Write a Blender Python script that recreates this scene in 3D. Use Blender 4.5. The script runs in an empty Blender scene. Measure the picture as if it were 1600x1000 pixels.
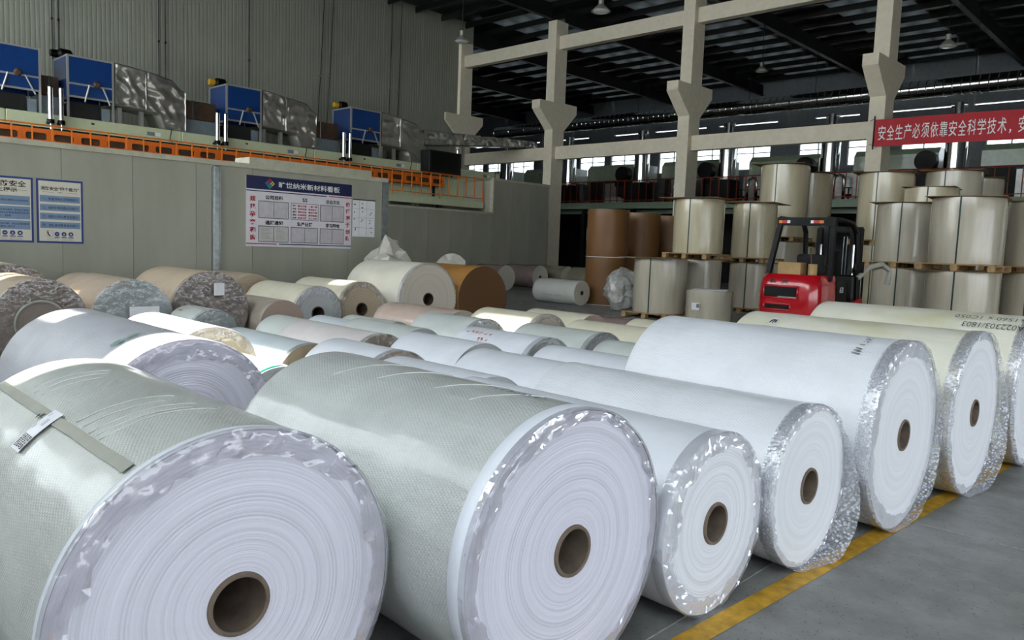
import bpy, bmesh, math, random
from mathutils import Vector, Matrix, noise
PI = math.pi
random.seed(7)
S = bpy.context.scene
COL = S.collection

# ---------------------------------------------------------------- camera, sky, sun, exposure
cam_d = bpy.data.cameras.new('camera')
cam = bpy.data.objects.new('camera', cam_d); COL.objects.link(cam)
cam_d.sensor_width = 36.0
cam_d.lens = 1206.0 / 1600.0 * 36.0
cam_d.clip_start = 0.05; cam_d.clip_end = 300
CR = ((0.723388170585515, 0.6894538185987574, 0.036918649440811024),
      (-0.09247830637232857, 0.04376332869179523, 0.9947524988218523),
      (0.6842202258830468, -0.7230063644819494, 0.09541739574703806))
m3 = Matrix(CR).transposed()
cam.matrix_world = Matrix.Translation((0, 0, 1.5)) @ m3.to_4x4()
S.camera = cam

world = bpy.data.worlds.new('world'); S.world = world
world.use_nodes = True
bg = world.node_tree.nodes['Background']
bg.inputs['Color'].default_value = (0.86, 0.93, 1.0, 1)
bg.inputs['Strength'].default_value = 3.0

sun_d = bpy.data.lights.new('sun', 'SUN')
sun_d.energy = 14.0; sun_d.color = (1.0, 0.95, 0.86); sun_d.angle = math.radians(0.6)
sun = bpy.data.objects.new('sun', sun_d); COL.objects.link(sun)
SUN_T = 1.25                                     # tan(elevation); the sun stands over the -Y side
sun.rotation_euler = Vector((0.0, 1.0, -SUN_T)).to_track_quat('-Z', 'Y').to_euler()

S.view_settings.view_transform = 'Standard'
S.view_settings.look = 'None'
S.view_settings.gamma = 1.0
S.view_settings.exposure = 0.45
S.view_settings.use_curve_mapping = False

# ---------------------------------------------------------------- helpers
def lin(h):
    h = h.lstrip('#'); o = []
    for i in (0, 2, 4):
        c = int(h[i:i+2], 16) / 255.0
        o.append(c / 12.92 if c <= 0.04045 else ((c + 0.055) / 1.055) ** 2.4)
    return (o[0], o[1], o[2], 1.0)

class NT:
    """tiny node helper"""
    def __init__(self, name):
        self.m = bpy.data.materials.new(name); self.m.use_nodes = True
        self.t = self.m.node_tree; self.n = self.t.nodes; self.l = self.t.links
        self.b = self.n['Principled BSDF']; self.out = self.n['Material Output']
    def add(self, typ, **kw):
        x = self.n.new(typ)
        for k, v in kw.items():
            if k in x.inputs: x.inputs[k].default_value = v
            else: setattr(x, k, v)
        return x
    def link(self, a, b): self.l.new(a, b)
    def math(self, op, a, b=None):
        x = self.n.new('ShaderNodeMath'); x.operation = op
        for i, v in enumerate((a, b)):
            if v is None: continue
            if isinstance(v, (int, float)): x.inputs[i].default_value = v
            else: self.link(v, x.inputs[i])
        return x.outputs[0]
    def coords(self, kind='Object', scale=(1, 1, 1), rot=(0, 0, 0)):
        tc = self.n.new('ShaderNodeTexCoord'); mp = self.n.new('ShaderNodeMapping')
        mp.inputs['Scale'].default_value = scale; mp.inputs['Rotation'].default_value = rot
        self.link(tc.outputs[kind], mp.inputs['Vector']); return mp.outputs['Vector']
    def noise(self, vec, scale, detail=3, rough=0.55):
        x = self.n.new('ShaderNodeTexNoise'); x.inputs['Scale'].default_value = scale
        x.inputs['Detail'].default_value = detail; x.inputs['Roughness'].default_value = rough
        self.link(vec, x.inputs['Vector']); return x.outputs['Fac']
    def ramp(self, fac, stops):
        x = self.n.new('ShaderNodeValToRGB'); e = x.color_ramp.elements
        while len(e) < len(stops): e.new(0.5)
        for i, (p, c) in enumerate(stops):
            e[i].position = p; e[i].color = c
        self.link(fac, x.inputs['Fac']); return x.outputs['Color']
    def bump(self, h, strength=0.3, dist=0.01, prev=None):
        x = self.n.new('ShaderNodeBump'); x.inputs['Strength'].default_value = strength
        x.inputs['Distance'].default_value = dist; self.link(h, x.inputs['Height'])
        if prev is not None: self.link(prev, x.inputs['Normal'])
        return x.outputs['Normal']

def mul(c, f): return (min(1, c[0]*f), min(1, c[1]*f), min(1, c[2]*f), 1)

def plain(name, col, rough=0.5, metal=0.0, var=0.12, scale=6.0, bump=0.0, bscale=40.0, coat=0.0):
    n = NT(name); c = lin(col)
    v = n.coords('Object')
    f = n.noise(v, scale, 4)
    colr = n.ramp(f, [(0.3, mul(c, 1 - var)), (0.7, mul(c, 1 + var))])
    n.link(colr, n.b.inputs['Base Color'])
    n.b.inputs['Roughness'].default_value = rough; n.b.inputs['Metallic'].default_value = metal
    if coat: n.b.inputs['Coat Weight'].default_value = coat
    if bump:
        n.link(n.bump(n.noise(v, bscale, 3), bump, 0.01), n.b.inputs['Normal'])
    return n.m

def wrap_mat(name, col, bubble=0.011, rough=0.4, coat=0.25, wrinkle=0.35, stain=0.10, stain_col=None, bub=0.5):
    """plastic/bubble film over a roll; UV in metres (u along the axis, v round it)"""
    n = NT(name); c = lin(col)
    uv = n.coords('UV'); 
    f = n.noise(uv, 2.2, 5)
    sc = lin(stain_col) if stain_col else mul(c, 1 - stain * 2)
    base = n.ramp(f, [(0.32, sc), (0.55, c), (0.8, mul(c, 1 + stain * 0.6))])
    nrm = None
    if bubble:
        rv = n.coords('UV', rot=(0, 0, 0.55))
        vo = n.n.new('ShaderNodeTexVoronoi'); vo.feature = 'F1'
        vo.inputs['Scale'].default_value = 1.0 / bubble; vo.inputs['Randomness'].default_value = 0.08
        n.link(rv, vo.inputs['Vector'])
        h = n.ramp(vo.outputs['Distance'], [(0.15, (1, 1, 1, 1)), (0.5, (0, 0, 0, 1))])
        mx = n.n.new('ShaderNodeMix'); mx.data_type = 'RGBA'; mx.blend_type = 'MULTIPLY'
        mx.inputs[0].default_value = 1.0
        n.link(base, mx.inputs[6])
        n.link(n.ramp(vo.outputs['Distance'], [(0.2, (1, 1, 1, 1)), (0.55, (1-.13*bub, 1-.13*bub, 1-.13*bub, 1))]), mx.inputs[7])
        base = mx.outputs[2]
        nrm = n.bump(h, bub*.75, 0.003)
    w1 = n.noise(n.coords('UV', scale=(22, 2.2, 1)), 1.0, 4)
    w2 = n.noise(n.coords('UV', scale=(3, 9, 1), rot=(0, 0, 0.4)), 1.0, 4)
    nrm = n.bump(w1, wrinkle, 0.010, nrm)
    nrm = n.bump(w2, wrinkle, 0.020, nrm)
    n.link(nrm, n.b.inputs['Normal'])
    n.link(base, n.b.inputs['Base Color'])
    n.b.inputs['Roughness'].default_value = rough
    n.b.inputs['Coat Weight'].default_value = coat; n.b.inputs['Coat Roughness'].default_value = 0.12
    return n.m

def face_mat(name, col, rings=1.0):
    """end of a wound roll; UV u = radius in metres"""
    n = NT(name); c = lin(col)
    uvn = n.coords('UV', scale=(1, 0.0, 1))
    f1 = n.noise(uvn, 95.0, 2); f2 = n.noise(uvn, 26.0, 2)
    s = n.math('ADD', n.math('MULTIPLY', f1, 0.6), n.math('MULTIPLY', f2, 0.6))
    n.link(n.ramp(s, [(0.44, mul(c, 1 - 0.20 * rings)), (0.58, c), (0.75, mul(c, 1.06))]), n.b.inputs['Base Color'])
    n.link(n.bump(s, 0.9 * rings, 0.010), n.b.inputs['Normal'])
    n.b.inputs['Roughness'].default_value = 0.62
    return n.m

def film_mat(name, col='#dcdce2', dens=0.34, rough=0.12, bubble=0.0):
    n = NT(name); n.n.remove(n.b)
    tr = n.n.new('ShaderNodeBsdfTransparent')
    df = n.n.new('ShaderNodeBsdfDiffuse'); df.inputs['Color'].default_value = lin(col)
    gl = n.n.new('ShaderNodeBsdfGlossy'); gl.inputs['Roughness'].default_value = rough
    gl.inputs['Color'].default_value = (0.95, 0.95, 0.97, 1)
    v = n.coords('Object')
    nz = n.noise(v, 16, 2, 0.4)
    nb = n.bump(nz, 0.6, 0.02)
    if bubble:
        vo = n.n.new('ShaderNodeTexVoronoi'); vo.inputs['Scale'].default_value = 1 / bubble
        n.link(v, vo.inputs['Vector']); nb = n.bump(vo.outputs['Distance'], 0.9, 0.006, nb)
        dots = n.ramp(vo.outputs['Distance'], [(0.25, (1.0, 1.0, 1.0, 1)), (0.6, (0.25, 0.25, 0.25, 1))])
    n.link(nb, gl.inputs['Normal'])
    if bubble: n.link(nb, df.inputs['Normal'])
    a = n.n.new('ShaderNodeMixShader'); b = n.n.new('ShaderNodeMixShader')
    n.link(n.ramp(n.noise(v, 9, 2), [(0.35, (dens*.75,)*3 + (1,)), (0.7, (min(1, dens*1.3),)*3 + (1,))]), a.inputs['Fac'])
    if bubble: n.link(n.math('MULTIPLY', a.inputs['Fac'].links[0].from_socket, n.math('MULTIPLY', dots, 1.5)), a.inputs['Fac'])
    n.link(tr.outputs[0], a.inputs[1]); n.link(df.outputs[0], a.inputs[2])
    fr = n.n.new('ShaderNodeFresnel'); fr.inputs['IOR'].default_value = 1.45; n.link(nb, fr.inputs['Normal'])
    n.link(n.math('MINIMUM', n.math('ADD', fr.outputs[0], 0.04), 0.30), b.inputs['Fac'])
    n.link(a.outputs[0], b.inputs[1]); n.link(gl.outputs[0], b.inputs[2])
    n.link(b.outputs[0], n.out.inputs['Surface'])
    return n.m

class MB:
    def __init__(self): self.v = []; self.f = []; self.uv = []; self.has_uv = False
    def face(self, idx, uv=None):
        self.f.append(tuple(idx)); self.uv.append(uv)
        if uv: self.has_uv = True
    def box(self, x0, x1, y0, y1, z0, z1):
        b = len(self.v)
        self.v += [(x0,y0,z0),(x1,y0,z0),(x1,y1,z0),(x0,y1,z0),(x0,y0,z1),(x1,y0,z1),(x1,y1,z1),(x0,y1,z1)]
        for q in ((0,3,2,1),(4,5,6,7),(0,1,5,4),(1,2,6,5),(2,3,7,6),(3,0,4,7)): self.face([b+i for i in q])
        return self
    def bevbox(self, x0, x1, y0, y1, z0, z1, r=0.02, seg=2):
        bm = bmesh.new(); bmesh.ops.create_cube(bm, size=1.0)
        for v in bm.verts:
            v.co = Vector((x0 + (v.co.x+.5)*(x1-x0), y0 + (v.co.y+.5)*(y1-y0), z0 + (v.co.z+.5)*(z1-z0)))
        bmesh.ops.bevel(bm, geom=bm.edges[:], offset=r, segments=seg, affect='EDGES', profile=0.5)
        self.from_bm(bm); bm.free(); return self
    def from_bm(self, bm):
        b = len(self.v); bm.verts.index_update()
        self.v += [tuple(v.co) for v in bm.verts]
        for f in bm.faces: self.face([b + v.index for v in f.verts])
    def prism(self, pts, axis, a, b):
        """extrude a closed 2D outline along axis ('x','y','z') from a to b"""
        n = len(pts); s = len(self.v)
        def P(u, w, t): return {'x': (t, u, w), 'y': (u, t, w), 'z': (u, w, t)}[axis]
        for t in (a, b):
            for (u, w) in pts: self.v.append(P(u, w, t))
        self.face([s+i for i in range(n)][::-1]); self.face([s+n+i for i in range(n)])
        for i in range(n):
            j = (i+1) % n; self.face((s+i, s+j, s+n+j, s+n+i))
        return self
    def tube(self, p0, p1, r, seg=10, r1=None, caps=True):
        p0 = Vector(p0); p1 = Vector(p1); r1 = r if r1 is None else r1
        d = (p1-p0).normalized(); a = d.orthogonal().normalized(); c = d.cross(a)
        s = len(self.v)
        for (p, rr) in ((p0, r), (p1, r1)):
            for i in range(seg):
                t = 2*PI*i/seg; self.v.append(tuple(p + (a*math.cos(t) + c*math.sin(t))*rr))
        for i in range(seg):
            j = (i+1) % seg; self.face((s+i, s+j, s+seg+j, s+seg+i))
        if caps: self.face([s+i for i in range(seg)][::-1]); self.face([s+seg+i for i in range(seg)])
        return self
    def path(self, pts, r, seg=8):
        pts = [Vector(p) for p in pts]; s0 = len(self.v); n = len(pts)
        prev = None
        for k, p in enumerate(pts):
            d = (pts[min(k+1, n-1)] - pts[max(k-1, 0)]).normalized()
            a = d.orthogonal().normalized() if prev is None else (prev - d*prev.dot(d)).normalized()
            prev = a; c = d.cross(a)
            for i in range(seg):
                t = 2*PI*i/seg; self.v.append(tuple(p + (a*math.cos(t) + c*math.sin(t))*r))
        for k in range(n-1):
            for i in range(seg):
                j = (i+1) % seg; b = s0 + k*seg
                self.face((b+i, b+j, b+seg+j, b+seg+i))
        self.face([s0+i for i in range(seg)][::-1]); self.face([s0+(n-1)*seg+i for i in range(seg)])
        return self
    def lathe(self, prof, seg=32, axis='z', c=(0, 0, 0), close=False):
        """prof: (t, r) along axis"""
        s = len(self.v); n = len(prof)
        for (t, r) in prof:
            for i in range(seg):
                a = 2*PI*i/seg; u, w = r*math.cos(a), r*math.sin(a)
                p = {'z': (u, w, t), 'x': (t, u, w), 'y': (w, t, u)}[axis]
                self.v.append((c[0]+p[0], c[1]+p[1], c[2]+p[2]))
        for k in range(n-1 if not close else n):
            for i in range(seg):
                j = (i+1) % seg; A = s + k*seg; B = s + ((k+1) % n)*seg
                self.face((A+i, A+j, B+j, B+i))
        return self
    def mesh(self, name, mat=None, smooth=False, auto=None):
        me = bpy.data.meshes.new(name)
        me.from_pydata(self.v, [], self.f)
        if self.has_uv:
            ul = me.uv_layers.new(name='UVMap'); k = 0
            for fi, f in enumerate(self.f):
                u = self.uv[fi]
                for q in range(len(f)):
                    ul.data[k].uv = u[q] if u else (0, 0); k += 1
        if mat: me.materials.append(mat)
        if smooth:
            me.polygons.foreach_set('use_smooth', [True]*len(me.polygons))
        me.update()
        if auto is not None:
            me.polygons.foreach_set('use_smooth', [True]*len(me.polygons))
            me.set_sharp_from_angle(angle=math.radians(auto))
        return me
    def build(self, name, mat, parent=None, smooth=False, auto=None, loc=None, label=None):
        me = self.mesh(name, mat, smooth, auto)
        return link(name, me, parent, loc, label)

def link(name, me, parent=None, loc=None, label=None, rot=None):
    o = bpy.data.objects.new(name, me); COL.objects.link(o)
    if parent: o.parent = parent
    if loc: o.location = loc
    if rot: o.rotation_euler = rot
    if label: o['label'] = label
    return o

def thing(name, label, cat, loc=(0, 0, 0), rz=0.0, group=None):
    o = bpy.data.objects.new(name, None); COL.objects.link(o)
    o.location = loc; o.rotation_euler = (0, 0, rz); o.empty_display_size = 0.1
    o['label'] = label; o['category'] = cat
    if group: o['group'] = group
    return o

def tag(o, label, cat, group=None, kind=None):
    o['label'] = label; o['category'] = cat
    if group: o['group'] = group
    if kind: o['kind'] = kind
    return o

def struct(o, label=None):
    o['kind'] = 'structure'
    if label: o['label'] = label
    return o

def struct_empty(name, label=None, loc=(0, 0, 0)):
    o = bpy.data.objects.new(name, None); COL.objects.link(o); o.location = loc; o.empty_display_size = 0.1
    return struct(o, label)

# flat lettering -------------------------------------------------
_txt = {}
def text2d(body, bold=0.012):
    key = (body, bold)
    if key in _txt: return _txt[key]
    cu = bpy.data.curves.new('lettering', 'FONT'); cu.body = body; cu.resolution_u = 2; cu.offset = bold
    cu.fill_mode = 'FRONT'
    o = bpy.data.objects.new('lettering', cu); COL.objects.link(o)
    dg = bpy.context.evaluated_depsgraph_get()
    me = o.evaluated_get(dg).to_mesh()
    v = [(p.co.x, p.co.y) for p in me.vertices]; f = [tuple(p.vertices) for p in me.polygons]
    o.evaluated_get(dg).to_mesh_clear()
    bpy.data.objects.remove(o); bpy.data.curves.remove(cu)
    xs = [p[0] for p in v] or [0]; ys = [p[1] for p in v] or [0]
    r = (v, f, min(xs), max(xs), min(ys), max(ys)); _txt[key] = r
    return r

def text_on(body, fn, x0, x1, y0, y1, name, mat, parent, bold=0.012):
    """lettering scaled into the box (x0..x1, y0..y1); fn maps the 2D point to 3D"""
    v, f, a, b, c, d = text2d(body, bold)
    if not v: return None
    sx = (x1-x0) / max(1e-6, b-a); sy = (y1-y0) / max(1e-6, d-c)
    mb = MB(); mb.v = [tuple(fn(x0 + (p[0]-a)*sx, y0 + (p[1]-c)*sy)) for p in v]
    for q in f: mb.face(q)
    return mb.build(name, mat, parent)

# ---------------------------------------------------------------- materials
def concrete_floor():
    n = NT('polished concrete floor'); v = n.coords('Object')
    big = n.noise(v, 0.55, 5); mid = n.noise(v, 5.0, 6, 0.65)
    s = n.math('ADD', n.math('MULTIPLY', big, 0.5), n.math('MULTIPLY', mid, 0.5))
    base = n.ramp(s, [(0.30, lin('#6b6c6b')), (0.5, lin('#8c8d8b')), (0.72, lin('#a6a6a4'))])
    sp = n.n.new('ShaderNodeTexVoronoi'); sp.inputs['Scale'].default_value = 38; n.link(v, sp.inputs['Vector'])
    pit = n.ramp(sp.outputs['Distance'], [(0.06, (0.30, 0.30, 0.30, 1)), (0.22, (1, 1, 1, 1))])
    gate = n.ramp(n.noise(v, 17, 3), [(0.44, (1, 1, 1, 1)), (0.54, (0, 0, 0, 1))])
    mx = n.n.new('ShaderNodeMix'); mx.data_type = 'RGBA'; mx.blend_type = 'LIGHTEN'; mx.inputs[0].default_value = 1
    n.link(pit, mx.inputs[6]); n.link(gate, mx.inputs[7])
    m2 = n.n.new('ShaderNodeMix'); m2.data_type = 'RGBA'; m2.blend_type = 'MULTIPLY'; m2.inputs[0].default_value = 1
    n.link(base, m2.inputs[6]); n.link(mx.outputs[2], m2.inputs[7])
    n.link(m2.outputs[2], n.b.inputs['Base Color'])
    n.link(n.ramp(n.noise(v, 3, 4), [(0.3, (0.42,)*3+(1,)), (0.7, (0.62,)*3+(1,))]), n.b.inputs['Roughness'])
    n.link(n.bump(n.noise(v, 60, 4), 0.25, 0.004), n.b.inputs['Normal'])
    return n.m

def panel_mat(name, col, rib=0.0):
    n = NT(name); c = lin(col); v = n.coords('Object')
    f = n.noise(n.coords('Object', scale=(1, 1, 0.35)), 1.3, 5)
    n.link(n.ramp(f, [(0.3, mul(c, 0.86)), (0.7, mul(c, 1.08))]), n.b.inputs['Base Color'])
    n.b.inputs['Roughness'].default_value = 0.55
    if rib:
        sx = n.n.new('ShaderNodeSeparateXYZ'); n.link(v, sx.inputs[0])
        w = n.math('SINE', n.math('MULTIPLY', sx.outputs[1], 2*PI/rib))
        n.link(n.bump(n.math('POWER', n.math('ABSOLUTE', w), 0.35), 1.0, 0.012), n.b.inputs['Normal'])
    return n.m

MT = {}
MT['floor'] = concrete_floor()
MT['ground'] = plain('pale concrete yard', '#8f8f8a', 0.8)
MT['yellow'] = plain('worn yellow floor paint', '#c79a2e', 0.6, var=0.3, scale=14)
MT['joint'] = plain('pale floor joint filler', '#a3a5a4', 0.8, var=0.3, scale=30)
MT['tallwall'] = panel_mat('ribbed grey wall panel', '#8f9083', rib=0.26)
MT['lowwall'] = panel_mat('smooth grey sandwich panel', '#a5a494')
MT['cap'] = plain('cream wall capping', '#b9b7a2', 0.5)
MT['galv'] = plain('galvanised steel', '#9aa09f', 0.35, 0.7, var=0.2, scale=12)
MT['column'] = plain('cream painted concrete', '#e2d8c1', 0.75, var=0.06, bump=0.1)
MT['roof'] = plain('grey roof sheet', '#2a2d2e', 0.36, 0.6)
MT['steel_dark'] = plain('dark steel framing', '#121414', 0.55, 0.3)
MT['farwall'] = plain('pale grey far wall', '#7c8185', 0.6)
MT['whiteframe'] = plain('white window frame', '#d8dadb', 0.4)
MT['white'] = plain('white paper sheet', '#ececee', 0.6, var=0.03)
MT['black'] = plain('black enamel', '#070707', 0.5, var=0.3)
MT['black'].node_tree.nodes['Principled BSDF'].inputs['Specular IOR Level'].default_value = 0.25
MT['rubber'] = plain('black rubber', '#121212', 0.8, var=0.3)
MT['print_black'] = plain('black print', '#161416', 0.6, var=0.05)
MT['print_red'] = plain('red print', '#b3182c', 0.6, var=0.05)
MT['print_navy'] = plain('navy print', '#141b50', 0.55, var=0.05)
MT['print_grey'] = plain('grey print', '#7e7f82', 0.6, var=0.05)
MT['print_white'] = plain('white print', '#f2f2f0', 0.6, var=0.02)
MT['green_ink'] = plain('green ink', '#1d7a55', 0.6, var=0.1)
MT['red_ink'] = plain('red ink', '#c2505a', 0.6, var=0.1)
MT['blue_ink'] = plain('blue grey ink', '#5b6a7c', 0.6, var=0.1)
MT['green_tape'] = plain('green tape', '#0d8f6c', 0.4, var=0.05)

def rooflight():
    n = NT('dim translucent roof sheet'); n.n.remove(n.b)
    t = n.n.new('ShaderNodeBsdfTranslucent'); d = n.n.new('ShaderNodeBsdfDiffuse')
    f = n.noise(n.coords('Generated', scale=(1, 1, 1)), 1.3, 4)
    n.link(n.ramp(f, [(0.3, (0.02, 0.023, 0.024, 1)), (0.7, (0.11, 0.12, 0.125, 1))]), t.inputs['Color'])
    d.inputs['Color'].default_value = (0.12, 0.13, 0.13, 1)
    a = n.n.new('ShaderNodeAddShader'); n.link(t.outputs[0], a.inputs[0]); n.link(d.outputs[0], a.inputs[1])
    n.link(a.outputs[0], n.out.inputs['Surface']); return n.m
MT['rooflight'] = rooflight()
def window_glass():
    n = NT('window glass'); n.n.remove(n.b)
    t = n.n.new('ShaderNodeBsdfTransparent'); t.inputs['Color'].default_value = (0.93, 0.95, 0.95, 1)
    g = n.n.new('ShaderNodeBsdfGlossy'); g.inputs['Roughness'].default_value = 0.03
    x = n.n.new('ShaderNodeMixShader'); x.inputs['Fac'].default_value = 0.06
    n.link(t.outputs[0], x.inputs[1]); n.link(g.outputs[0], x.inputs[2]); n.link(x.outputs[0], n.out.inputs['Surface'])
    return n.m
MT['glass'] = window_glass()

# ---------------------------------------------------------------- floor
gr = struct(MB().box(-70, 70, -70, 75, -0.6, -0.26).build('ground', MT['ground']), 'pale concrete yard outside')
fl = MB().box(-46, 9, -3.5, 41.5, -0.25, 0).build('floor', MT['floor'])
struct(fl, 'dark grey polished concrete floor')
def yx(y): return -1.44 + 0.06*(y-2.6)
for k in range(14):                                   # worn dashes run together into one painted line
    y0 = 0.4 + k*0.9; y1 = y0 + 0.9
    mb = MB(); h = 0.05
    mb.v = [(yx(y0)-h, y0, .002), (yx(y0)+h, y0, .002), (yx(y1)+h, y1, .002), (yx(y1)-h, y1, .002)]
    mb.face((0, 1, 2, 3))
    mb.build('floor_marking', MT['yellow'], fl)
MB().box(-9, 9, 4.76, 4.772, 0.0005, 0.002).build('floor_joint', MT['joint'], fl)
MB().box(-1.558, -1.552, -3, 9, 0.0005, 0.002).build('floor_joint', MT['joint'], fl)
MB().box(-26, 9, 12.0, 12.02, 0.0005, 0.002).build('floor_joint', MT['steel_dark'], fl)
MB().box(-26, 9, 18.0, 18.02, 0.0005, 0.002).build('floor_joint', MT['steel_dark'], fl)

# ---------------------------------------------------------------- columns and beams
CX = [(-26.32, -25.90), (-20.84, -20.42), (-14.72, -14.28), (-8.36, -7.92), (-2.0, -1.56)]
def column_profile():
    return [(23.5, 0), (23.5, 6.15), (22.7, 6.88), (22.7, 7.2), (23.5, 7.2), (23.5, 10.35), (24.2, 10.35),
            (24.2, 7.24), (24.95, 7.24), (24.95, 6.9), (24.2, 6.15), (24.2, 0)]
names = ['square concrete column with flared bracket against the tall ribbed wall',
         'square concrete column with flared bracket at the end of the recessed wall',
         'square concrete column with flared bracket behind the strapped paper stacks',
         'square concrete column with flared bracket beside the red banner',
         'square concrete column with flared bracket past the red banner']
for (a, b), lb in zip(CX, names):
    p = [(y-23.5, z) for y, z in column_profile()]
    c = (a+b)/2
    mb = MB(); 
    # the outline is concave: build it from convex pieces
    mb.prism([(0, 0), (0.7, 0), (0.7, 10.35), (0, 10.35)], 'x', a-c, b-c)
    mb.prism([(0, 6.15), (0, 7.2), (-0.8, 7.2), (-0.8, 6.88)], 'x', a-c, b-c)
    mb.prism([(0.7, 6.15), (1.45, 6.9), (1.45, 7.24), (0.7, 7.24)], 'x', a-c, b-c)
    o = mb.build('column', MT['column'], loc=(c, 23.5, 0)); struct(o, lb)
for i in range(4):
    x0 = CX[i][1]; x1 = CX[i+1][0]
    for (z0, z1, nm) in ((5.0, 5.5, 'lower'), (9.27, 9.77, 'upper')):
        o = MB().box(x0, x1, 23.72, 24.02, z0, z1).build('beam', MT['column']); struct(o, nm + ' cream concrete tie beam between columns')

# ---------------------------------------------------------------- tall ribbed wall behind the coating line
wl = struct_empty('wall_left', 'tall ribbed grey panel wall behind the machine', (-26.0, 0, 0))
pm = MB().box(-0.15, 0, 0.004, 1.016, 0, 11.3).mesh('panel', MT['tallwall'])
for k in range(27): link('panel', pm, wl, (0, -4.1 + 1.02*k, 0))
MB().box(-0.15, 0, 23.44, 24.3, 10.36, 11.3).build('panel', MT['tallwall'], wl)
# partition wall with the boards
wf = struct_empty('wall_partition', 'smooth grey sandwich panel wall carrying the posters and notice board', (-13.2, 0, 0))
pm = MB().box(-0.1, 0, 0.003, 1.037, 0, 2.72).mesh('panel', MT['lowwall'])
for k in range(2, 15): link('panel', pm, wf, (0, -6.54 + 1.04*k, 0))
MB().box(-0.1, 0, 9.063, 9.868, 0, 2.72).build('panel', MT['lowwall'], wf)
MB().box(-0.13, 0.02, -4.4, 10.02, 2.72, 2.80).build('capping', MT['cap'], wf)
MB().box(-0.9, -0.35, 7.1, 9.85, 2.74, 2.96).build('roof_edge', MT['cap'], wf)
MB().box(-0.1, 0.03, 9.87, 10.02, 0, 2.72).build('corner_post', MT['galv'], wf)
MB().box(-7.2, -0.1, 9.95, 10.02, 0, 2.72).build('return_panel', MT['lowwall'], wf)
MB().box(0.0, 0.07, 6.21, 6.35, 0, 2.66).bevbox(0.005, 0.075, 6.22, 6.34, 0, 2.70, 0.02).build('cable_trunking', MT['galv'], wf)
# recessed wall to the column
wr = struct_empty('wall_recess', 'dark grey recessed panel wall with a cut out over the walkway', (-20.3, 0, 0))
pm = MB().box(-0.1, 0, 0.003, 1.022, 0, 2.63).mesh('panel', MT['lowwall'])
pm2 = MB().box(-0.1, 0, 0.003, 1.022, 0, 3.87).mesh('panel', MT['lowwall'])
for k in range(13):
    y = 9.95 + 1.025*k
    link('panel', pm if y < 20.0 else pm2, wr, (0, y, 0)) 
MB().box(-0.14, 0.03, 10.0, 20.2, 2.63, 2.70).build('capping', MT['cap'], wr)
MB().box(-0.14, 0.03, 20.17, 20.24, 2.63, 3.9).build('capping', MT['cap'], wr)
MB().box(-0.14, 0.03, 20.2, 23.3, 3.87, 3.95).build('capping', MT['cap'], wr)
MB().box(-3.0, -0.15, 20.25, 20.33, 0, 3.87).build('return_panel', MT['lowwall'], wr)

# ---------------------------------------------------------------- far wall with the window band
wfar = struct_empty('wall_far', 'far grey wall with a band of bright windows', (0, 41.5, 0))
MB().box(-46, 9, 0, 0.2, 0, 6.3).build('lower_wall', MT['farwall'], wfar)
MB().box(-46, 9, 0, 0.2, 7.75, 8.86).build('upper_wall', MT['farwall'], wfar)
MB().box(-46, 9, 0, 0.2, 8.93, 11.3).build('upper_wall', MT['farwall'], wfar)
for k in range(13):
    MB().box(-46+4.4*k, -45.2+4.4*k + (1.3 if k % 3 == 0 else 0), 0, 0.2, 8.86, 8.93).build('eaves_pier', MT['farwall'], wfar)
wx = -45.0; k = 1
piers = [(-46.0, -45.0)]
while wx < 7:
    x0, x1 = wx, wx + 2.1
    w = struct_empty('window_%d' % k, 'bright far window above the second coating line', (x0, 41.5, 6.3))
    fm = MB()
    for (a, b, c, d) in ((0, 2.1, 0, .06), (0, 2.1, 1.39, 1.45), (0, .06, 0, 1.45), (2.04, 2.1, 0, 1.45), (1.02, 1.08, 0, 1.45), (0, 2.1, .92, .97)):
        fm.box(a, b, 0.05, 0.13, c, d)
    fm.build('window_frame', MT['whiteframe'], w)
    for a in (0.06, 1.08):
        MB().box(a, a+0.96, 0.085, 0.095, 0.06, 0.92).build('pane', MT['glass'], w)
        MB().box(a, a+0.96, 0.085, 0.095, 0.97, 1.39).build('pane', MT['glass'], w)
    piers.append((x1, x1 + (0.5 if k % 3 else 1.6)))
    wx = piers[-1][1]; k += 1
for a, b in piers: MB().box(a, b, 0, 0.2, 6.3, 7.75).build('pier', MT['farwall'], wfar)
MB().box(b, 9, 0, 0.2, 6.3, 7.75).build('pier', MT['farwall'], wfar)

# remaining shell: unseen openings and sheets placed to let in soft daylight
we = struct_empty('wall_side', 'plain end wall of the second bay', (-46, 0, 0))
MB().box(-0.2, 0, 23.5, 41.5, 0, 11.3).build('panel', MT['farwall'], we)
we2 = struct_empty('wall_bay', 'plain wall closing the second bay behind the ribbed wall', (0, 24.3, 0))
MB().box(-46, -26.2, -0.1, 0, 0, 11.3).build('panel', MT['farwall'], we2)
wrt = struct_empty('wall_right', 'wall over the wide loading opening', (9, 0, 0))
MB().box(0, 0.2, -3.5, 18, 3.3, 11.3).build('lintel', MT['farwall'], wrt)
MB().box(0, 0.2, 18, 41.5, 0, 11.3).build('panel', MT['farwall'], wrt)
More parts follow.
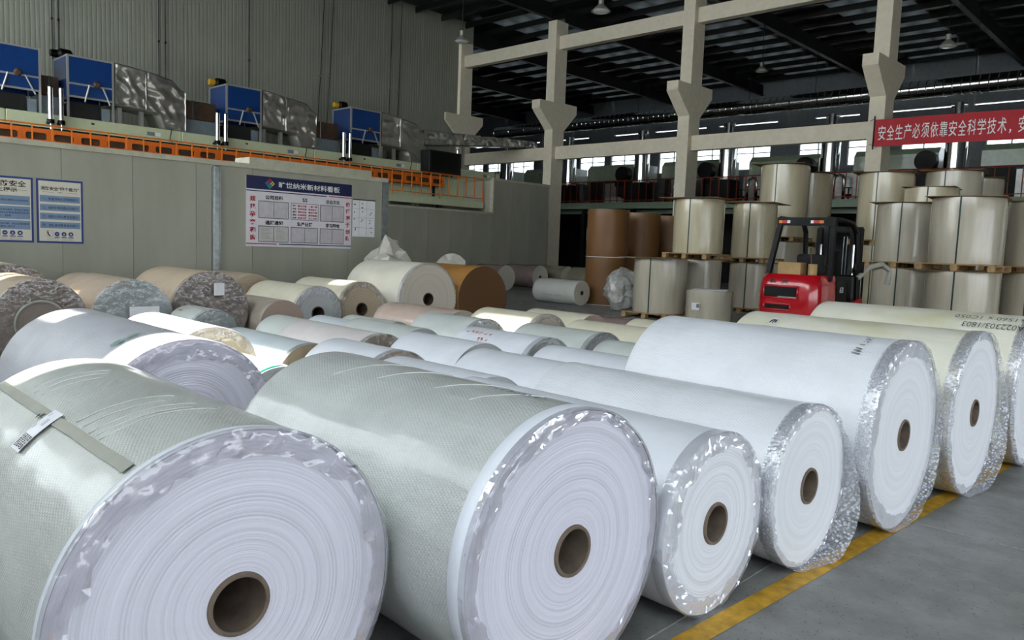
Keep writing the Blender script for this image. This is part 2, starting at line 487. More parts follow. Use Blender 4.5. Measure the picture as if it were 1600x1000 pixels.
# unseen back wall: added light sheets, openings cut to throw sun patches (x0, x1, z0, z1)
SUN_CUTS = [(-7.25, -4.55, 7.95, 9.10), (-4.24, -3.93, 7.0, 7.95), (-3.55, -3.28, 6.4, 6.95), (-10.55, -10.30, 8.1, 9.2),
        (-10.95, -10.68, 8.15, 9.2), (-12.2, -11.75, 8.6, 9.0), (-5.9, -5.5, 7.35, 7.6)]
YB = -3.5
wb = struct_empty('wall_back', 'unseen back wall of added light sheets with openings cut for sun patches', (0, YB, 0))
MB().box(-26, -12.5, -0.2, 0, 0, 2.6).build('panel', MT['farwall'], wb)
xs = sorted({-26.0, 9.0} | {w[0] for w in SUN_CUTS} | {w[1] for w in SUN_CUTS})
zs = sorted({5.6, 11.3} | {w[2] for w in SUN_CUTS} | {w[3] for w in SUN_CUTS})
def added_light_sheet(name, f):
    n = NT(name); n.n.remove(n.b)
    t = n.n.new('ShaderNodeBsdfTranslucent'); d = n.n.new('ShaderNodeBsdfDiffuse')
    n.link(n.ramp(n.noise(n.coords('Object'), 1.5, 3), [(0.3, (f*.86, f*.90, f*.94, 1)), (0.7, (f*.93, f*.97, min(1, f*1.01), 1))]), t.inputs['Color'])
    d.inputs['Color'].default_value = (0.25, 0.25, 0.25, 1)
    a = n.n.new('ShaderNodeAddShader'); n.link(t.outputs[0], a.inputs[0]); n.link(d.outputs[0], a.inputs[1])
    n.link(a.outputs[0], n.out.inputs['Surface']); return n.m
MT['daylight'] = added_light_sheet('added translucent light sheet', .85)  # unseen translucent sheet added to spread soft light through the hall
MT['added_dim_sheet'] = added_light_sheet('added translucent dim sheet', .20)  # unseen sheet added to dim the light on the front rolls
MB().box(-26, -12.5, -0.1, -.08, 2.6, 5.6).build('added_light_sheet', MT['daylight'], wb)
MB().box(-12.5, 9, -0.1, -.08, 0, 5.6).build('added_dim_sheet', MT['added_dim_sheet'], wb)
mb = MB()
for i in range(len(xs)-1):
    z_run = None
    for j in range(len(zs)-1):
        cx, cz = (xs[i]+xs[i+1])/2, (zs[j]+zs[j+1])/2
        hole = any(w[0] < cx < w[1] and w[2] < cz < w[3] for w in SUN_CUTS)
        if not hole and z_run is None: z_run = zs[j]
        if hole and z_run is not None:
            mb.box(xs[i], xs[i+1], -0.1, -.08, z_run, zs[j]); z_run = None
    if z_run is not None: mb.box(xs[i], xs[i+1], -0.1, -.08, z_run, zs[-1])
mb.build('added_light_sheet', MT['daylight'], wb)

# ---------------------------------------------------------------- roof
ce = struct_empty('ceiling', 'dark steel roof with purlins, rafters and dim roof lights', (0, 0, 11.2))
RL = [-42.0, -35.5, -29.5, -23.6, -17.6, -11.4, -5.1, 1.0]     # roof lights, 3 m wide, one to a frame
segs = []; x = -46.2
for c in RL:
    segs.append((x, c-1.4)); x = c+1.4
segs.append((x, 9.2))
for a, b in segs: MB().box(a, b, 24.2, 41.7, 0, 0.06).build('roof_sheet', MT['roof'], ce)
SUN_GAPS = [(-10.55, -10.10, -1.50, -1.05), (-6.55, -5.75, -2.38, -2.10)]        # two unseen roof gaps added to let sun reach two rolls
xs = sorted({-26.2, 9.2} | {h[0] for h in SUN_GAPS} | {h[1] for h in SUN_GAPS}); ys = sorted({-3.7, 24.2} | {h[2] for h in SUN_GAPS} | {h[3] for h in SUN_GAPS})
for i in range(len(xs)-1):
    run = None; mb = MB()
    for j in range(len(ys)-1):
        hole = any(h[0] < (xs[i]+xs[i+1])/2 < h[1] and h[2] < (ys[j]+ys[j+1])/2 < h[3] for h in SUN_GAPS)
        if not hole and run is None: run = ys[j]
        if hole and run is not None: mb.box(xs[i], xs[i+1], run, ys[j], .06, .12); run = None
    if run is not None: mb.box(xs[i], xs[i+1], run, ys[-1], .06, .12)
    mb.build('roof_sheet', MT['roof'], ce)
pm = MB().box(-27.6, 27.6, -0.035, 0.035, -0.22, 0).mesh('purlin', MT['steel_dark'])
yy = -3.16; rows = []
while yy < 41.5:
    link('purlin', pm, ce, (-18.5, yy, 0)); rows.append(yy); yy += 1.42
rm = MB().box(-0.467, 0.467, 0.0, 1.42, 0.0, 0.03).mesh('roof_light', MT['rooflight'])
for c in RL:
    for y in rows:
        if y > 22.5 and y < 41.4:
            for d in (-0.93, 0, 0.93): link('roof_light', rm, ce, (c+d, y, 0.02))
rf = MB().box(-0.1, 0.1, 24.2, 41.5, -0.82, -0.79).box(-0.008, 0.008, 24.2, 41.5, -0.8, -0.22).mesh('rafter', MT['steel_dark'])
rf1 = MB().box(-0.1, 0.1, -3.4, 23.4, -0.82, -0.79).box(-0.008, 0.008, -3.4, 23.4, -0.8, -0.22).mesh('rafter', MT['steel_dark'])
for x in (-44.9, -38.7, -32.5, -26.2, -20.6, -14.5, -8.1, -1.8, 4.5):
    link('rafter', rf, ce, (x, 0, 0))
    if x > -26: link('rafter', rf1, ce, (x, 0, 0))

# ---------------------------------------------------------------- paper rolls
W = {}
W['grey_bubble'] = wrap_mat('greenish grey bubble film', '#cfd3cd', 0.0115, 0.32, 0.45, 0.55, 0.07, bub=0.55)
W['grey_bubble2'] = wrap_mat('grey bubble film', '#c9cdca', 0.0115, 0.30, 0.5, 0.6, 0.08, bub=0.55)
W['lilac_bubble'] = wrap_mat('lilac grey bubble film', '#cdced6', 0.0125, 0.35, 0.35, 0.35, 0.06, bub=0.55)
W['white_bubble'] = wrap_mat('white bubble film', '#e4e7ec', 0.0125, 0.4, 0.25, 0.30, 0.05, bub=0.5)
W['cream_bubble'] = wrap_mat('cream bubble film', '#e2e0d0', 0.0125, 0.45, 0.2, 0.25, 0.06, stain_col='#d3cfae', bub=0.4)
W['white'] = wrap_mat('smooth white film', '#e1e5ec', 0, 0.42, 0.2, 0.25, 0.05)
W['pale_green'] = wrap_mat('pale grey green film', '#c9cfca', 0, 0.4, 0.25, 0.25, 0.07)
W['pale_blue'] = wrap_mat('pale blue grey film', '#cfd8dc', 0, 0.4, 0.25, 0.2, 0.06)
W['pinkish'] = wrap_mat('pinkish white film', '#dcd5d3', 0, 0.4, 0.25, 0.25, 0.07)
W['cream'] = wrap_mat('cream paper wrap', '#d8d2bb', 0, 0.5, 0.15, 0.2, 0.06)
W['ivory'] = wrap_mat('ivory paper wrap', '#dad5c6', 0, 0.55, 0.1, 0.3, 0.05)
W['beige'] = wrap_mat('beige kraft wrap', '#c0ac94', 0, 0.4, 0.35, 0.3, 0.08)
W['greybeige'] = wrap_mat('dusty beige wrap', '#b5aa9b', 0, 0.45, 0.3, 0.3, 0.08)
W['brown'] = wrap_mat('brown kraft wrap', '#a97a3e', 0, 0.45, 0.2, 0.35, 0.10)
W['rosebeige'] = wrap_mat('rose beige film', '#c9b3a6', 0, 0.25, 0.6, 0.2, 0.08)
W['mauve'] = wrap_mat('mauve brown film', '#80706c', 0, 0.25, 0.6, 0.15, 0.08)
W['olive'] = wrap_mat('olive grey film', '#847e6c', 0, 0.3, 0.5, 0.2, 0.08)
W['clear_white'] = wrap_mat('glossy stretch film over white paper', '#d3d3cc', 0, 0.2, 0.8, 0.15, 0.05)
FC = {}
FC['white'] = face_mat('white wound paper end', '#eef0f6')
FC['cool'] = face_mat('cool white wound paper end', '#e2e1ee')
FC['plainwhite'] = face_mat('smooth white paper end', '#eceef2', 0.45)
FC['cream'] = face_mat('cream wound paper end', '#cdc3b2', 0.7)
FC['grey'] = face_mat('grey wound paper end', '#bfc1c0', 0.6)
FC['tan'] = face_mat('tan wound paper end', '#b8a78f', 0.7)
FC['pink'] = face_mat('pinkish plain paper end', '#b39c8e', 0.3)
FC['brown'] = face_mat('dark brown end cap', '#5d3d1c', 0.2)
FC['dusky'] = face_mat('dusky wrapped paper end', '#8d8077', 0.4)
FC['greygreen'] = face_mat('grey green wrapped paper end', '#97a09b', 0.4)
FC['ivory'] = face_mat('ivory paper end', '#d2c49f', 0.4)
FC['light'] = face_mat('light cream paper end', '#d6d0c0', 0.4)
MT['core'] = plain('brown cardboard core', '#75675a', 0.8, var=0.25, scale=18, bump=0.3)
MT['core_dark'] = plain('dark cardboard core', '#4b3a31', 0.85, var=0.3, scale=18)
MT['band'] = plain('pale blue white edge paper', '#e6ebf3', 0.45, var=0.04)
MT['film'] = film_mat('crumpled clear film', '#cccbd4', 0.22, 0.05)
MT['film_lilac'] = film_mat('crumpled lilac film', '#b9b4c0', 0.30, 0.05)
MT['film_dusk'] = film_mat('dusty crumpled film', '#958b86', 0.26, 0.08)
MT['film_bubble'] = film_mat('clear bubble skirt', '#d9dee8', 0.50, 0.10, bubble=0.017)
MT['tape'] = plain('translucent parcel tape', '#a9aa9f', 0.25, var=0.1, coat=0.5)
MT['label'] = plain('white sticker', '#e9ebf2', 0.45, var=0.02)

def cyl_pt(R, x, phi, off=0.0):
    """point on a roll; phi runs from the crest towards the -Y flank"""
    return (x, -(R+off)*math.sin(phi), R + (R+off)*math.cos(phi))

def scribble(parent, R, x0, phi0, w, h, mat, n=5, seed=1, flip=False, name='handwriting'):
    """illegible pen marks: short zigzag strokes on the roll's surface"""
    rnd = random.Random(seed); mb = MB()
    for k in range(n):
        cx = x0 + w*(k+0.5)/n; pts = []
        for q in range(5):
            pts.append((cx + rnd.uniform(-.35, .35)*w/n, phi0 + rnd.uniform(-.5, .5)*h/R))
        for (a, b) in zip(pts[:-1], pts[1:]):
            dx, dp = b[0]-a[0], (b[1]-a[1])*R; L = math.hypot(dx, dp) or 1e-6
            nx, np_ = -dp/L*0.0035, dx/L*0.0035/R
            s = len(mb.v)
            mb.v += [cyl_pt(R, a[0]+nx, a[1]+np_, .005), cyl_pt(R, a[0]-nx, a[1]-np_, .005),
                     cyl_pt(R, b[0]-nx, b[1]-np_, .005), cyl_pt(R, b[0]+nx, b[1]+np_, .005)]
            mb.face((s, s+1, s+2, s+3))
    return mb.build(name, mat, parent)

def annulus(mb, x, r0, r1, R, nr, seg, back=False, dish=0.0, jitter=0.0, seed=0):
    s = len(mb.v); 
    for k in range(nr+1):
        r = r0 + (r1-r0)*k/nr
        for i in range(seg):
            a = 2*PI*i/seg
            xx = x + dish*(1-k/nr)**2
            if jitter: xx += jitter*noise.noise((r*60, 3.1, seed))
            mb.v.append((xx, r*math.sin(a), R + r*math.cos(a)))
    for k in range(nr):
        ra = r0 + (r1-r0)*k/nr; rb = r0 + (r1-r0)*(k+1)/nr
        for i in range(seg):
            j = (i+1) % seg; A = s+k*seg; B = A+seg
            a0, a1 = i/seg, (i+1)/seg
            q = [A+i, B+i, B+j, A+j]; u = [(ra, a0), (rb, a0), (rb, a1), (ra, a1)]
            if not back: q.reverse(); u.reverse()
            mb.face(q, u)

def face_film(R, seg=150, inner=0.80, amp=0.10, depth=0.018, lip=0.05, seed=0, full=False, arc=None):
    """crumpled film folded over the end of a roll: flat facets with an uneven inner edge"""
    rnd = random.Random(seed); mb = MB(); nr = 7 if not full else 14
    for k in range(nr+1):
        for i in range(seg):
            a = 2*PI*i/seg
            edge = inner + amp*(noise.noise((math.cos(a)*2.2+seed, math.sin(a)*2.2, seed*.7)) + 0.45*noise.noise((math.cos(a)*9+seed, math.sin(a)*9, 1.3)))
            edge = min(0.97, edge) if not full else 0.02
            t = k/nr
            if k == 0: r, x = R*1.004, -lip
            elif k == 1: r, x = R*1.006, 0.004
            else:
                tt = (k-1)/(nr-1); r = R*(1.0 + (edge-1.0)*tt)
                x = 0.005 + depth*0.8*abs(noise.noise((r*14*math.cos(a)+seed, r*14*math.sin(a), seed*1.7))) + rnd.uniform(0, depth*0.22)
                a += rnd.uniform(-.35, .35)*2*PI/seg; r += rnd.uniform(-.006, .006)*R
                r = min(r, R*1.004)
            mb.v.append((x, r*math.sin(a), R + r*math.cos(a)))
    for k in range(nr):
        for i in range(seg):
            j = (i+1) % seg; A = k*seg; B = A+seg
            mb.face((A+j, B+j, B+i)); mb.face((A+j, B+i, A+i))
    return mb

def roll(name, label, x, y, R, L, yaw, wrap, face, group, cat='paper roll', core=0.09, film=None, film_mat_=None, band=0.0,
         seg=96, nx=24, wr=0.0015, skirt=None, sag=0.0, full=False, depth=0.018, inner=0.8, coremat='core', amp=0.10, z0=0.0):
    root = thing(name, label, cat, (x, y, z0), yaw, group)
    sd = x*3.7 + y*1.9
    mb = MB()
    xs_ = [0.0] + [-L*(k/nx) for k in range(0, nx+1)][1:-1] + [-L]
    xs_ = [0.0, -0.006] + xs_[1:-1] + [-L+0.006, -L]
    nk = len(xs_)
    for k, xx in enumerate(xs_):
        e = 0.004 if k in (0, nk-1) else 0.0
        for i in range(seg):
            a = 2*PI*i/seg
            d = 0.0 if e else wr*(noise.noise((xx*6+sd, math.cos(a)*3, math.sin(a)*3)) + 0.6*noise.noise((xx*2.5, math.cos(a)*9+sd, math.sin(a)*9)))
            r = R - e + d - wr
            mb.v.append((xx, r*math.sin(a), R + r*math.cos(a)))
    for k in range(nk-1):
        for i in range(seg):
            j = (i+1) % seg; A = k*seg; B = A+seg
            a0, a1 = 2*PI*R*i/seg, 2*PI*R*(i+1)/seg
            mb.face((A+i, B+i, B+j, A+j), ((xs_[k], a0), (xs_[k+1], a0), (xs_[k+1], a1), (xs_[k], a1)))
    mb.build('wrapping', W[wrap], root, smooth=True)
    fm = MB(); annulus(fm, -0.002, core if core else 0.001, R-0.005, R, 14 if core else 6, seg, False, jitter=0.002, seed=sd)
    pe = fm.build('paper_end', FC[face], root, smooth=True)
    bm_ = MB(); annulus(bm_, -L+0.002, core if core else 0.001, R-0.005, R, 2, seg, True)
    bm_.build('paper_end', FC[face], root)
    if core:
        c = core; ci = core*0.845; cb = MB()
        cb.lathe([(-0.003, c), (0.006, c-0.002), (0.007, c-0.004), (0.007, ci+0.003), (0.005, ci), (-L*0.5, ci), (-L, ci), (-L-.004, ci+.002), (-L-.004, c)], 36, 'x', (0, 0, R))
        cb.build('core', MT[coremat], root, auto=40)
    if band:
        bb = MB(); bb.lathe([(0.001, R-0.004), (-0.002, R+0.001), (-band, R+0.001), (-band-.001, R-0.001)], seg, 'x', (0, 0, R))
        bb.build('edge_band', MT['band'], root, smooth=True)
    if film:
        face_film(R, 150 if seg > 80 else 90, inner, amp, depth, 0.05 if not band else band*.3, seed=abs(sd) % 17, full=full).build('crumpled_film', MT[film_mat_ or 'film'], root, auto=22)
    if skirt:
        # film left standing proud of the end, loosest at the lower right
        sk = MB(); ns = 120; nn = 5; base, loose = skirt
        for k in range(nn+1):
            for i in range(ns):
                a = 2*PI*i/ns
                g = max(0.0, math.cos(a - math.radians(132)))**2
                ln = base + loose*g + 0.012*noise.noise((math.cos(a)*6, math.sin(a)*6, sd))
                t = k/nn; r = R*1.003 + (0.002 + 0.02*g)*t*t*(1 if loose > .05 else .5) + 0.006*t*noise.noise((math.cos(a)*14, math.sin(a)*14, t*2+sd))
                z = R + r*math.cos(a)
                sk.v.append((-0.06 + (ln+0.06)*t, r*math.sin(a), max(0.006, z)))
        for k in range(nn):
            for i in range(ns):
                j = (i+1) % ns; A = k*ns; B = A+ns; sk.face((A+i, A+j, B+j, B+i))
        sk.build('film_skirt', MT['film_bubble'], root, smooth=True)
    return root

GF = 'large paper rolls lying along the yellow line'
r1 = roll('paper_roll', 'large bubble wrapped paper roll with a barcode sticker and taped seam', -1.925, 0.985, .491, 1.5, -.034, 'grey_bubble', 'cool', GF,
          film=True, film_mat_='film_lilac', band=0.035, seg=160, nx=60, wr=.003, inner=.86, amp=.08)
r2 = roll('paper_roll', 'large grey bubble wrapped paper roll with a broad white edge band', -1.558, 1.985, .486, 1.57, -.036, 'grey_bubble2', 'cool', GF,
          film=True, film_mat_='film_lilac', band=0.075, seg=160, nx=60, wr=.003, inner=.89, amp=.06)
r3 = roll('paper_roll', 'smaller white paper roll with crumpled film all round its end, touching the yellow line', -1.503, 2.862, .385, 1.58, -.036, 'white', 'white', GF,
          film=True, seg=128, nx=40, wr=.002, inner=.80, amp=.10, depth=.026)
r4 = roll('paper_roll', 'white bubble wrapped roll with a loose bubble film skirt over the yellow line', -1.441, 3.655, .398, 1.58, -.036, 'white_bubble', 'plainwhite', GF,
          film=True, seg=128, nx=40, wr=.003, inner=.92, amp=.05, skirt=(0.015, 0.10))
r5 = roll('paper_roll', 'tall white bubble wrapped roll with purple hash marks near its end', -1.307, 4.592, .53, 1.58, -.036, 'white_bubble', 'plainwhite', GF,
          film=True, seg=128, nx=40, wr=.003, inner=.84, amp=.08, skirt=(0.02, 0.035), coremat='core')
r6 = roll('paper_roll', 'large cream bubble wrapped roll with ragged film hanging at its foot', -1.201, 5.665, .532, 1.58, -.034, 'cream_bubble', 'plainwhite', GF,
          film=True, seg=128, nx=40, wr=.003, inner=.90, amp=.06, skirt=(0.025, 0.07))
r7 = roll('paper_roll', 'large cream wrapped roll with black handwritten numbers, last in the front row', -1.10, 6.85, .56, 1.58, -.03, 'cream_bubble', 'plainwhite', GF,
          film=True, seg=128, nx=30, wr=.003, inner=.90, amp=.06, skirt=(0.03, 0.05))

# details of the front rolls
def strip(root, R, xa, xb, pa, pb, mat, name, off=0.003, n=10, wob=0.0):
    mb = MB()
    for k in range(n+1):
        for (q, p) in enumerate((pa, pb)):
            x = xa + (xb-xa)*k/n
            mb.v.append(cyl_pt(R, x, math.radians(p) + wob*noise.noise((x*5, q*3.0, 0)), off))
    for k in range(n): mb.face((2*k, 2*k+1, 2*k+3, 2*k+2))
    return mb.build(name, mat, root, smooth=True)
strip(r1, .491, -1.45, -0.06, 30.5, 34.5, MT['tape'], 'packing_tape', .004, 24, .004)
def sticker(root, R, x0, x1, p0, p1, name='barcode_label', n=8):
    mb = MB()
    for k in range(n+1):
        p = math.radians(p0 + (p1-p0)*k/n)
        mb.v += [cyl_pt(R, x0, p, .007), cyl_pt(R, x1, p, .007)]
    for k in range(n): mb.face((2*k, 2*k+1, 2*k+3, 2*k+2))
    o = mb.build(name, MT['label'], root, smooth=True)
    return o
W['crease'] = wrap_mat('raised film crease', '#e3e6e2', 0, 0.2, 0.6, 0.1, 0.03)
def crease(root, R, x, p0, p1, drift, r=.0022, n=14):
    pts = []
    for k in range(n+1):
        t = k/n; pts.append(cyl_pt(R, x + drift*t + .006*noise.noise((x*9, t*3, 0)), math.radians(p0+(p1-p0)*t), -.0012))
    MB().path(pts, r, 5).build('film_crease', W['crease'], root, smooth=True)
for (x, p0, p1) in ((-.60, 29, -4), (-.53, 29, 2), (-.45, 30, -6), (-.40, 29, -2), (-.36, 30, -8), (-1.05, 27, 4), (-1.12, 28, 0), (-1.18, 26, -3)):
    crease(r1, .491, x, p0, p1, .05)
rnd = random.Random(77)
for (x, p0, p1) in ((-1.2, 24, -12), (-.95, 18, -14), (-.62, 14, -14), (-.40, 16, -10)): crease(r2, .486, x, p0, p1, .16, .0022)
lb = sticker(r1, .491, -0.79, -0.70, 29.5, 48)
rnd = random.Random(3); mb = MB()
for q in range(4):                                   # barcode: short dark bars in four rows
    p = 41.5
    while p < 46.8:
        w = rnd.uniform(.12, .42); xa = -0.785 + q*0.02 + .004
        s = len(mb.v)
        mb.v += [cyl_pt(.491, xa, math.radians(p), .0085), cyl_pt(.491, xa+.017, math.radians(p), .0085), cyl_pt(.491, xa+.017, math.radians(p+w), .0085), cyl_pt(.491, xa, math.radians(p+w), .0085)]
        mb.face((s, s+1, s+2, s+3)); p += w + rnd.uniform(.12, .35)
for xx, p, hh in ((-0.745, 33.5, 3.2), (-0.732, 33.5, 3.2), (-0.77, 31, 1.8), (-0.78, 37, 2.2)):
    s = len(mb.v)
    mb.v += [cyl_pt(.491, xx, math.radians(p), .0085), cyl_pt(.491, xx+.003, math.radians(p), .0085), cyl_pt(.491, xx+.003, math.radians(p+hh), .0085), cyl_pt(.491, xx, math.radians(p+hh), .0085)]
    mb.face((s, s+1, s+2, s+3))
mb.build('barcode', MT['print_black'], lb)
scribble(r1, .491, -0.86, math.radians(34), .05, .03, MT['print_black'], 2, 5)
scribble(r2, .486, -0.45, math.radians(-1), .30, .03, MT['blue_ink'], 9, 8)
# purple hash marks on roll 5
mb = MB()
for k in range(3):
    p = math.radians(30 - k*2.6); s = len(mb.v); w = .024 - .003*k
    for (xa, pa) in ((-0.19-w, p), (-0.19+w, p+.012), (-0.19+w, p+.030), (-0.19-w, p+.018)):
        mb.v.append(cyl_pt(.53, xa, pa, .006))
    mb.face((s, s+1, s+2, s+3))
mb.build('hash_marks', MT['print_grey'], r5)
for k in range(4): scribble(r5, .53, -0.205, math.radians(20.5-k*4.2), .035, .022, MT['print_grey'], 2, 60+k)
# upside-down handwriting on roll 7
def inv(R, x0, phi0):
    return lambda a, b: cyl_pt(R, x0 - a, phi0 + b/R, .006)
text_on('A022303/1803', inv(.56, -0.02, math.radians(31)), 0.0, .40, -0.03, .035, 'handwriting', MT['print_black'], r7, -0.012)
text_on('x1560 x 1C050', inv(.56, -0.04, math.radians(19.5)), 0.0, .46, -0.03, .03, 'handwriting', MT['print_black'], r7, -0.012)
strip(r6, .532, -1.33, -1.28, 20, 30, MT['label'], 'paper_tag', .004, 3)
scribble(r6, .532, -1.33, math.radians(25), .05, .07, MT['print_black'], 3, 9)

# ---- small rolls in the middle
GM = 'small paper rolls packed in the middle of the floor'
def small(label, x, y, R, L, wrap, face, **kw):
    kw.setdefault('seg', 64); kw.setdefault('nx', 12); kw.setdefault('wr', .0012)
    return roll('paper_roll', label, x, y, R, L, kw.pop('yaw', -.03), wrap, face, kw.pop('group', GM), **kw)
small('short white roll seen between the grey bubble roll and the smaller white roll behind it', -3.22, 3.25, .36, .96, 'white', 'grey')
small('plain white roll lying directly behind the roll with the bubble skirt', -3.22, 4.04, .36, .95, 'white', 'grey')
small('white film wrapped roll lying just behind the tall hash marked roll', -3.02, 4.86, .345, 1.15, 'white', 'grey')
small('short greyish white roll tucked against the far end of the tall hash marked roll', -3.02, 5.62, .345, 1.12, 'pale_green', 'grey')
small('white roll with a tan wrapped end, beside the crest of the grey bubble roll', -4.44, 3.50, .355, .85, 'white', 'tan', film=True, film_mat_='film_dusk', inner=.6)
small('bright white roll with a grey end in the middle of the small rolls', -4.37, 4.29, .36, .88, 'white', 'grey')
n10 = small('white roll with red handwriting across its top', -4.34, 5.06, .36, 1.0, 'white', 'grey', film=True, inner=.85)
small('greyish roll with a taped grey end, next beyond the red handwriting roll', -4.34, 5.86, .36, .98, 'pale_green', 'grey', film=True, inner=.86)
small('cream roll lying behind the crest of the tall hash marked roll', -4.33, 6.66, .36, .98, 'cream', 'cream')
small('short cream roll nearest the small pallet, half hidden by the tall hash marked roll', -4.05, 7.42, .36, 1.02, 'cream', 'cream')
small('pale blue roll with a tan end, left of the white and pink rolls', -5.53, 3.45, .32, 1.35, 'pale_blue', 'ivory', film=True, film_mat_='film_dusk', inner=.5)
small('pinkish white roll with a brown wrapped end', -5.60, 4.22, .335, 1.40, 'pinkish', 'tan', film=True, film_mat_='film_dusk', inner=.5)
small('grey roll lying between the pinkish white roll and the two tone roll', -6.0, 5.02, .32, 1.15, 'pale_green', 'grey')
small('pale green white roll with a clear taped end', -5.88, 5.81, .355, .95, 'pale_green', 'grey', film=True, inner=.82)
small('cream roll with a bright sun patch on its flank', -5.66, 6.57, .375, 1.02, 'cream', 'cream', film=True, inner=.84)
small('cream roll beside the brown mat roll, farthest of the cream rolls', -5.60, 7.33, .36, .97, 'cream', 'pink')
small('low brown roll lying behind the farthest cream roll', -5.3, 8.55, .30, 1.6, 'mauve', 'tan')
small('dull green roll just right of the pinkish plain ended roll', -7.2, 4.62, .30, 1.0, 'pale_green', 'grey')
small('small white roll peeping over the pinkish white roll', -7.3, 5.26, .28, 1.0, 'pale_blue', 'grey')
small('small pale roll beneath the tan ended roll with the dark core', -7.45, 5.84, .265, 1.0, 'pale_green', 'grey')
tt = small('glossy rose and beige two tone roll below the largest cream roll', -7.2, 6.70, .33, 1.55, 'rosebeige', 'cream')
strip(tt, .33, -1.0, -0.02, -40, 78, W['greybeige'], 'beige_sleeve', .003, 4)
text_r = scribble(n10, .36, -0.92, math.radians(24), .36, .05, MT['red_ink'], 6, 21)
scribble(n10, .36, -0.70, math.radians(38), .16, .06, MT['red_ink'], 3, 23)
# left side
L2 = roll('paper_roll', 'large lilac bubble wrapped roll with green pen marks', -3.94, 1.73, .48, 1.95, -.03, 'lilac_bubble', 'cool', 'rolls stored on the sunny side',
          film=True, film_mat_='film_lilac', band=.11, seg=128, nx=48, wr=.003, inner=.80, amp=.07)
scribble(L2, .48, -0.42, math.radians(17), .07, .09, MT['green_ink'], 3, 31)
scribble(L2, .48, -0.42, math.radians(27), .09, .09, MT['green_ink'], 4, 33)
small('sunlit white roll with an ivory crumpled end behind the lilac roll', -5.80, 2.74, .395, 1.30, 'white', 'ivory', film=True, inner=.75, group='rolls stored on the sunny side')
L5 = small('sunlit white roll with a strip of green tape at its end', -4.59, 2.64, .325, 1.0, 'white', 'grey', group='rolls stored on the sunny side')
mb = MB(); mb_n = 10
for k in range(mb_n+1):
    p = math.radians(-4 + 44*k/mb_n); mb.v += [cyl_pt(.325, -0.03, p, .004), cyl_pt(.325, -0.004, p, .004)]
for k in range(mb_n): mb.face((2*k, 2*k+1, 2*k+3, 2*k+2))
mb.build('green_tape', MT['green_tape'], L5)
L4 = small('little film wrapped roll with an orange label in front of the crinkled grey end', -8.74, 4.14, .315, .70, 'pale_green', 'greygreen', film=True, full=True, group='rolls stored on the sunny side')
strip(L4, .315, -0.62, -0.50, 2, 34, plain('orange label', '#c98a2c', .5), 'orange_label', .004, 3)

# ---- second row of large rolls against the partition wall
GW = 'large rolls in the row before the grey partition wall'
def wallroll(label, x, y, R, L, wrap, face, **kw):
    return small(label, x, y, R, L, wrap, face, group=GW, **kw)
wallroll('huge ivory roll with a wide clean end, tallest before the partition wall', -9.59, 8.14, .59, 1.56, 'ivory', 'cream', film=True, inner=.94, amp=.03, core=.105, coremat='core_dark', depth=.01)
wallroll('brown kraft roll with a dark brown end cap', -9.55, 9.34, .57, 1.56, 'brown', 'brown', core=0)
wallroll('beige roll with a tan end and dark core beside the huge ivory roll', -9.94, 7.09, .43, 1.56, 'cream', 'tan', film=True, film_mat_='film_dusk', inner=.78, core=.105, coremat='core_dark')
wallroll('cream roll with a pale grey crumpled end and dark core', -9.84, 6.245, .405, 1.56, 'cream', 'grey', film=True, inner=.72, core=.105, coremat='core_dark')
wallroll('plain roll with a bare pinkish end beside the crinkled grey end', -9.40, 5.42, .33, 1.3, 'greybeige', 'pink', core=0)
F_ = wallroll('beige roll with crinkled grey film and a small white tag on its end', -9.71, 4.56, .515, 1.56, 'beige', 'dusky', film=True, film_mat_='film_dusk', full=True, core=0, depth=.016)
G_ = wallroll('beige roll with a pale film covered end and a pasted paper sheet', -9.56, 3.54, .47, 1.56, 'beige', 'greygreen', film=True, full=True, core=0, depth=.016)
H_ = wallroll('beige roll with brown crinkled film at the left edge of the row', -9.53, 2.56, .475, 1.56, 'beige', 'dusky', film=True, film_mat_='film_dusk', inner=.5, core=0, depth=.018, amp=.06)
MB().lathe([(0.012, .235), (0.02, .25), (0.012, .262)], 40, 'x', (0, 0, .46)).build('inner_ring', MT['tape'], H_, smooth=True)
wallroll('dusky roll behind the brown film ended roll at the left edge', -11.25, 2.69, .52, 1.5, 'greybeige', 'dusky', film=True, film_mat_='film_dusk', inner=.7, core=0)
wallroll('short beige roll half hidden behind the paper sheet ended roll', -11.34, 3.72, .45, .75, 'beige', 'tan', core=0)
wallroll('low beige roll behind the cream roll with the crumpled end', -11.6, 6.15, .45, 1.3, 'beige', 'tan', core=0)
MB().box(0.048, 0.051, .02, .16, .72, .88).build('white_tag', MT['white'], F_)
o = MB().box(0.058, 0.061, -.06, .28, .40, .62).build('pasted_sheet', MT['white'], G_)
mb = MB()
for k in range(4): mb.box(.0615, .062, .02+.06*k, .055+.06*k, .49, .52)
mb.build('printed_line', MT['print_grey'], o)

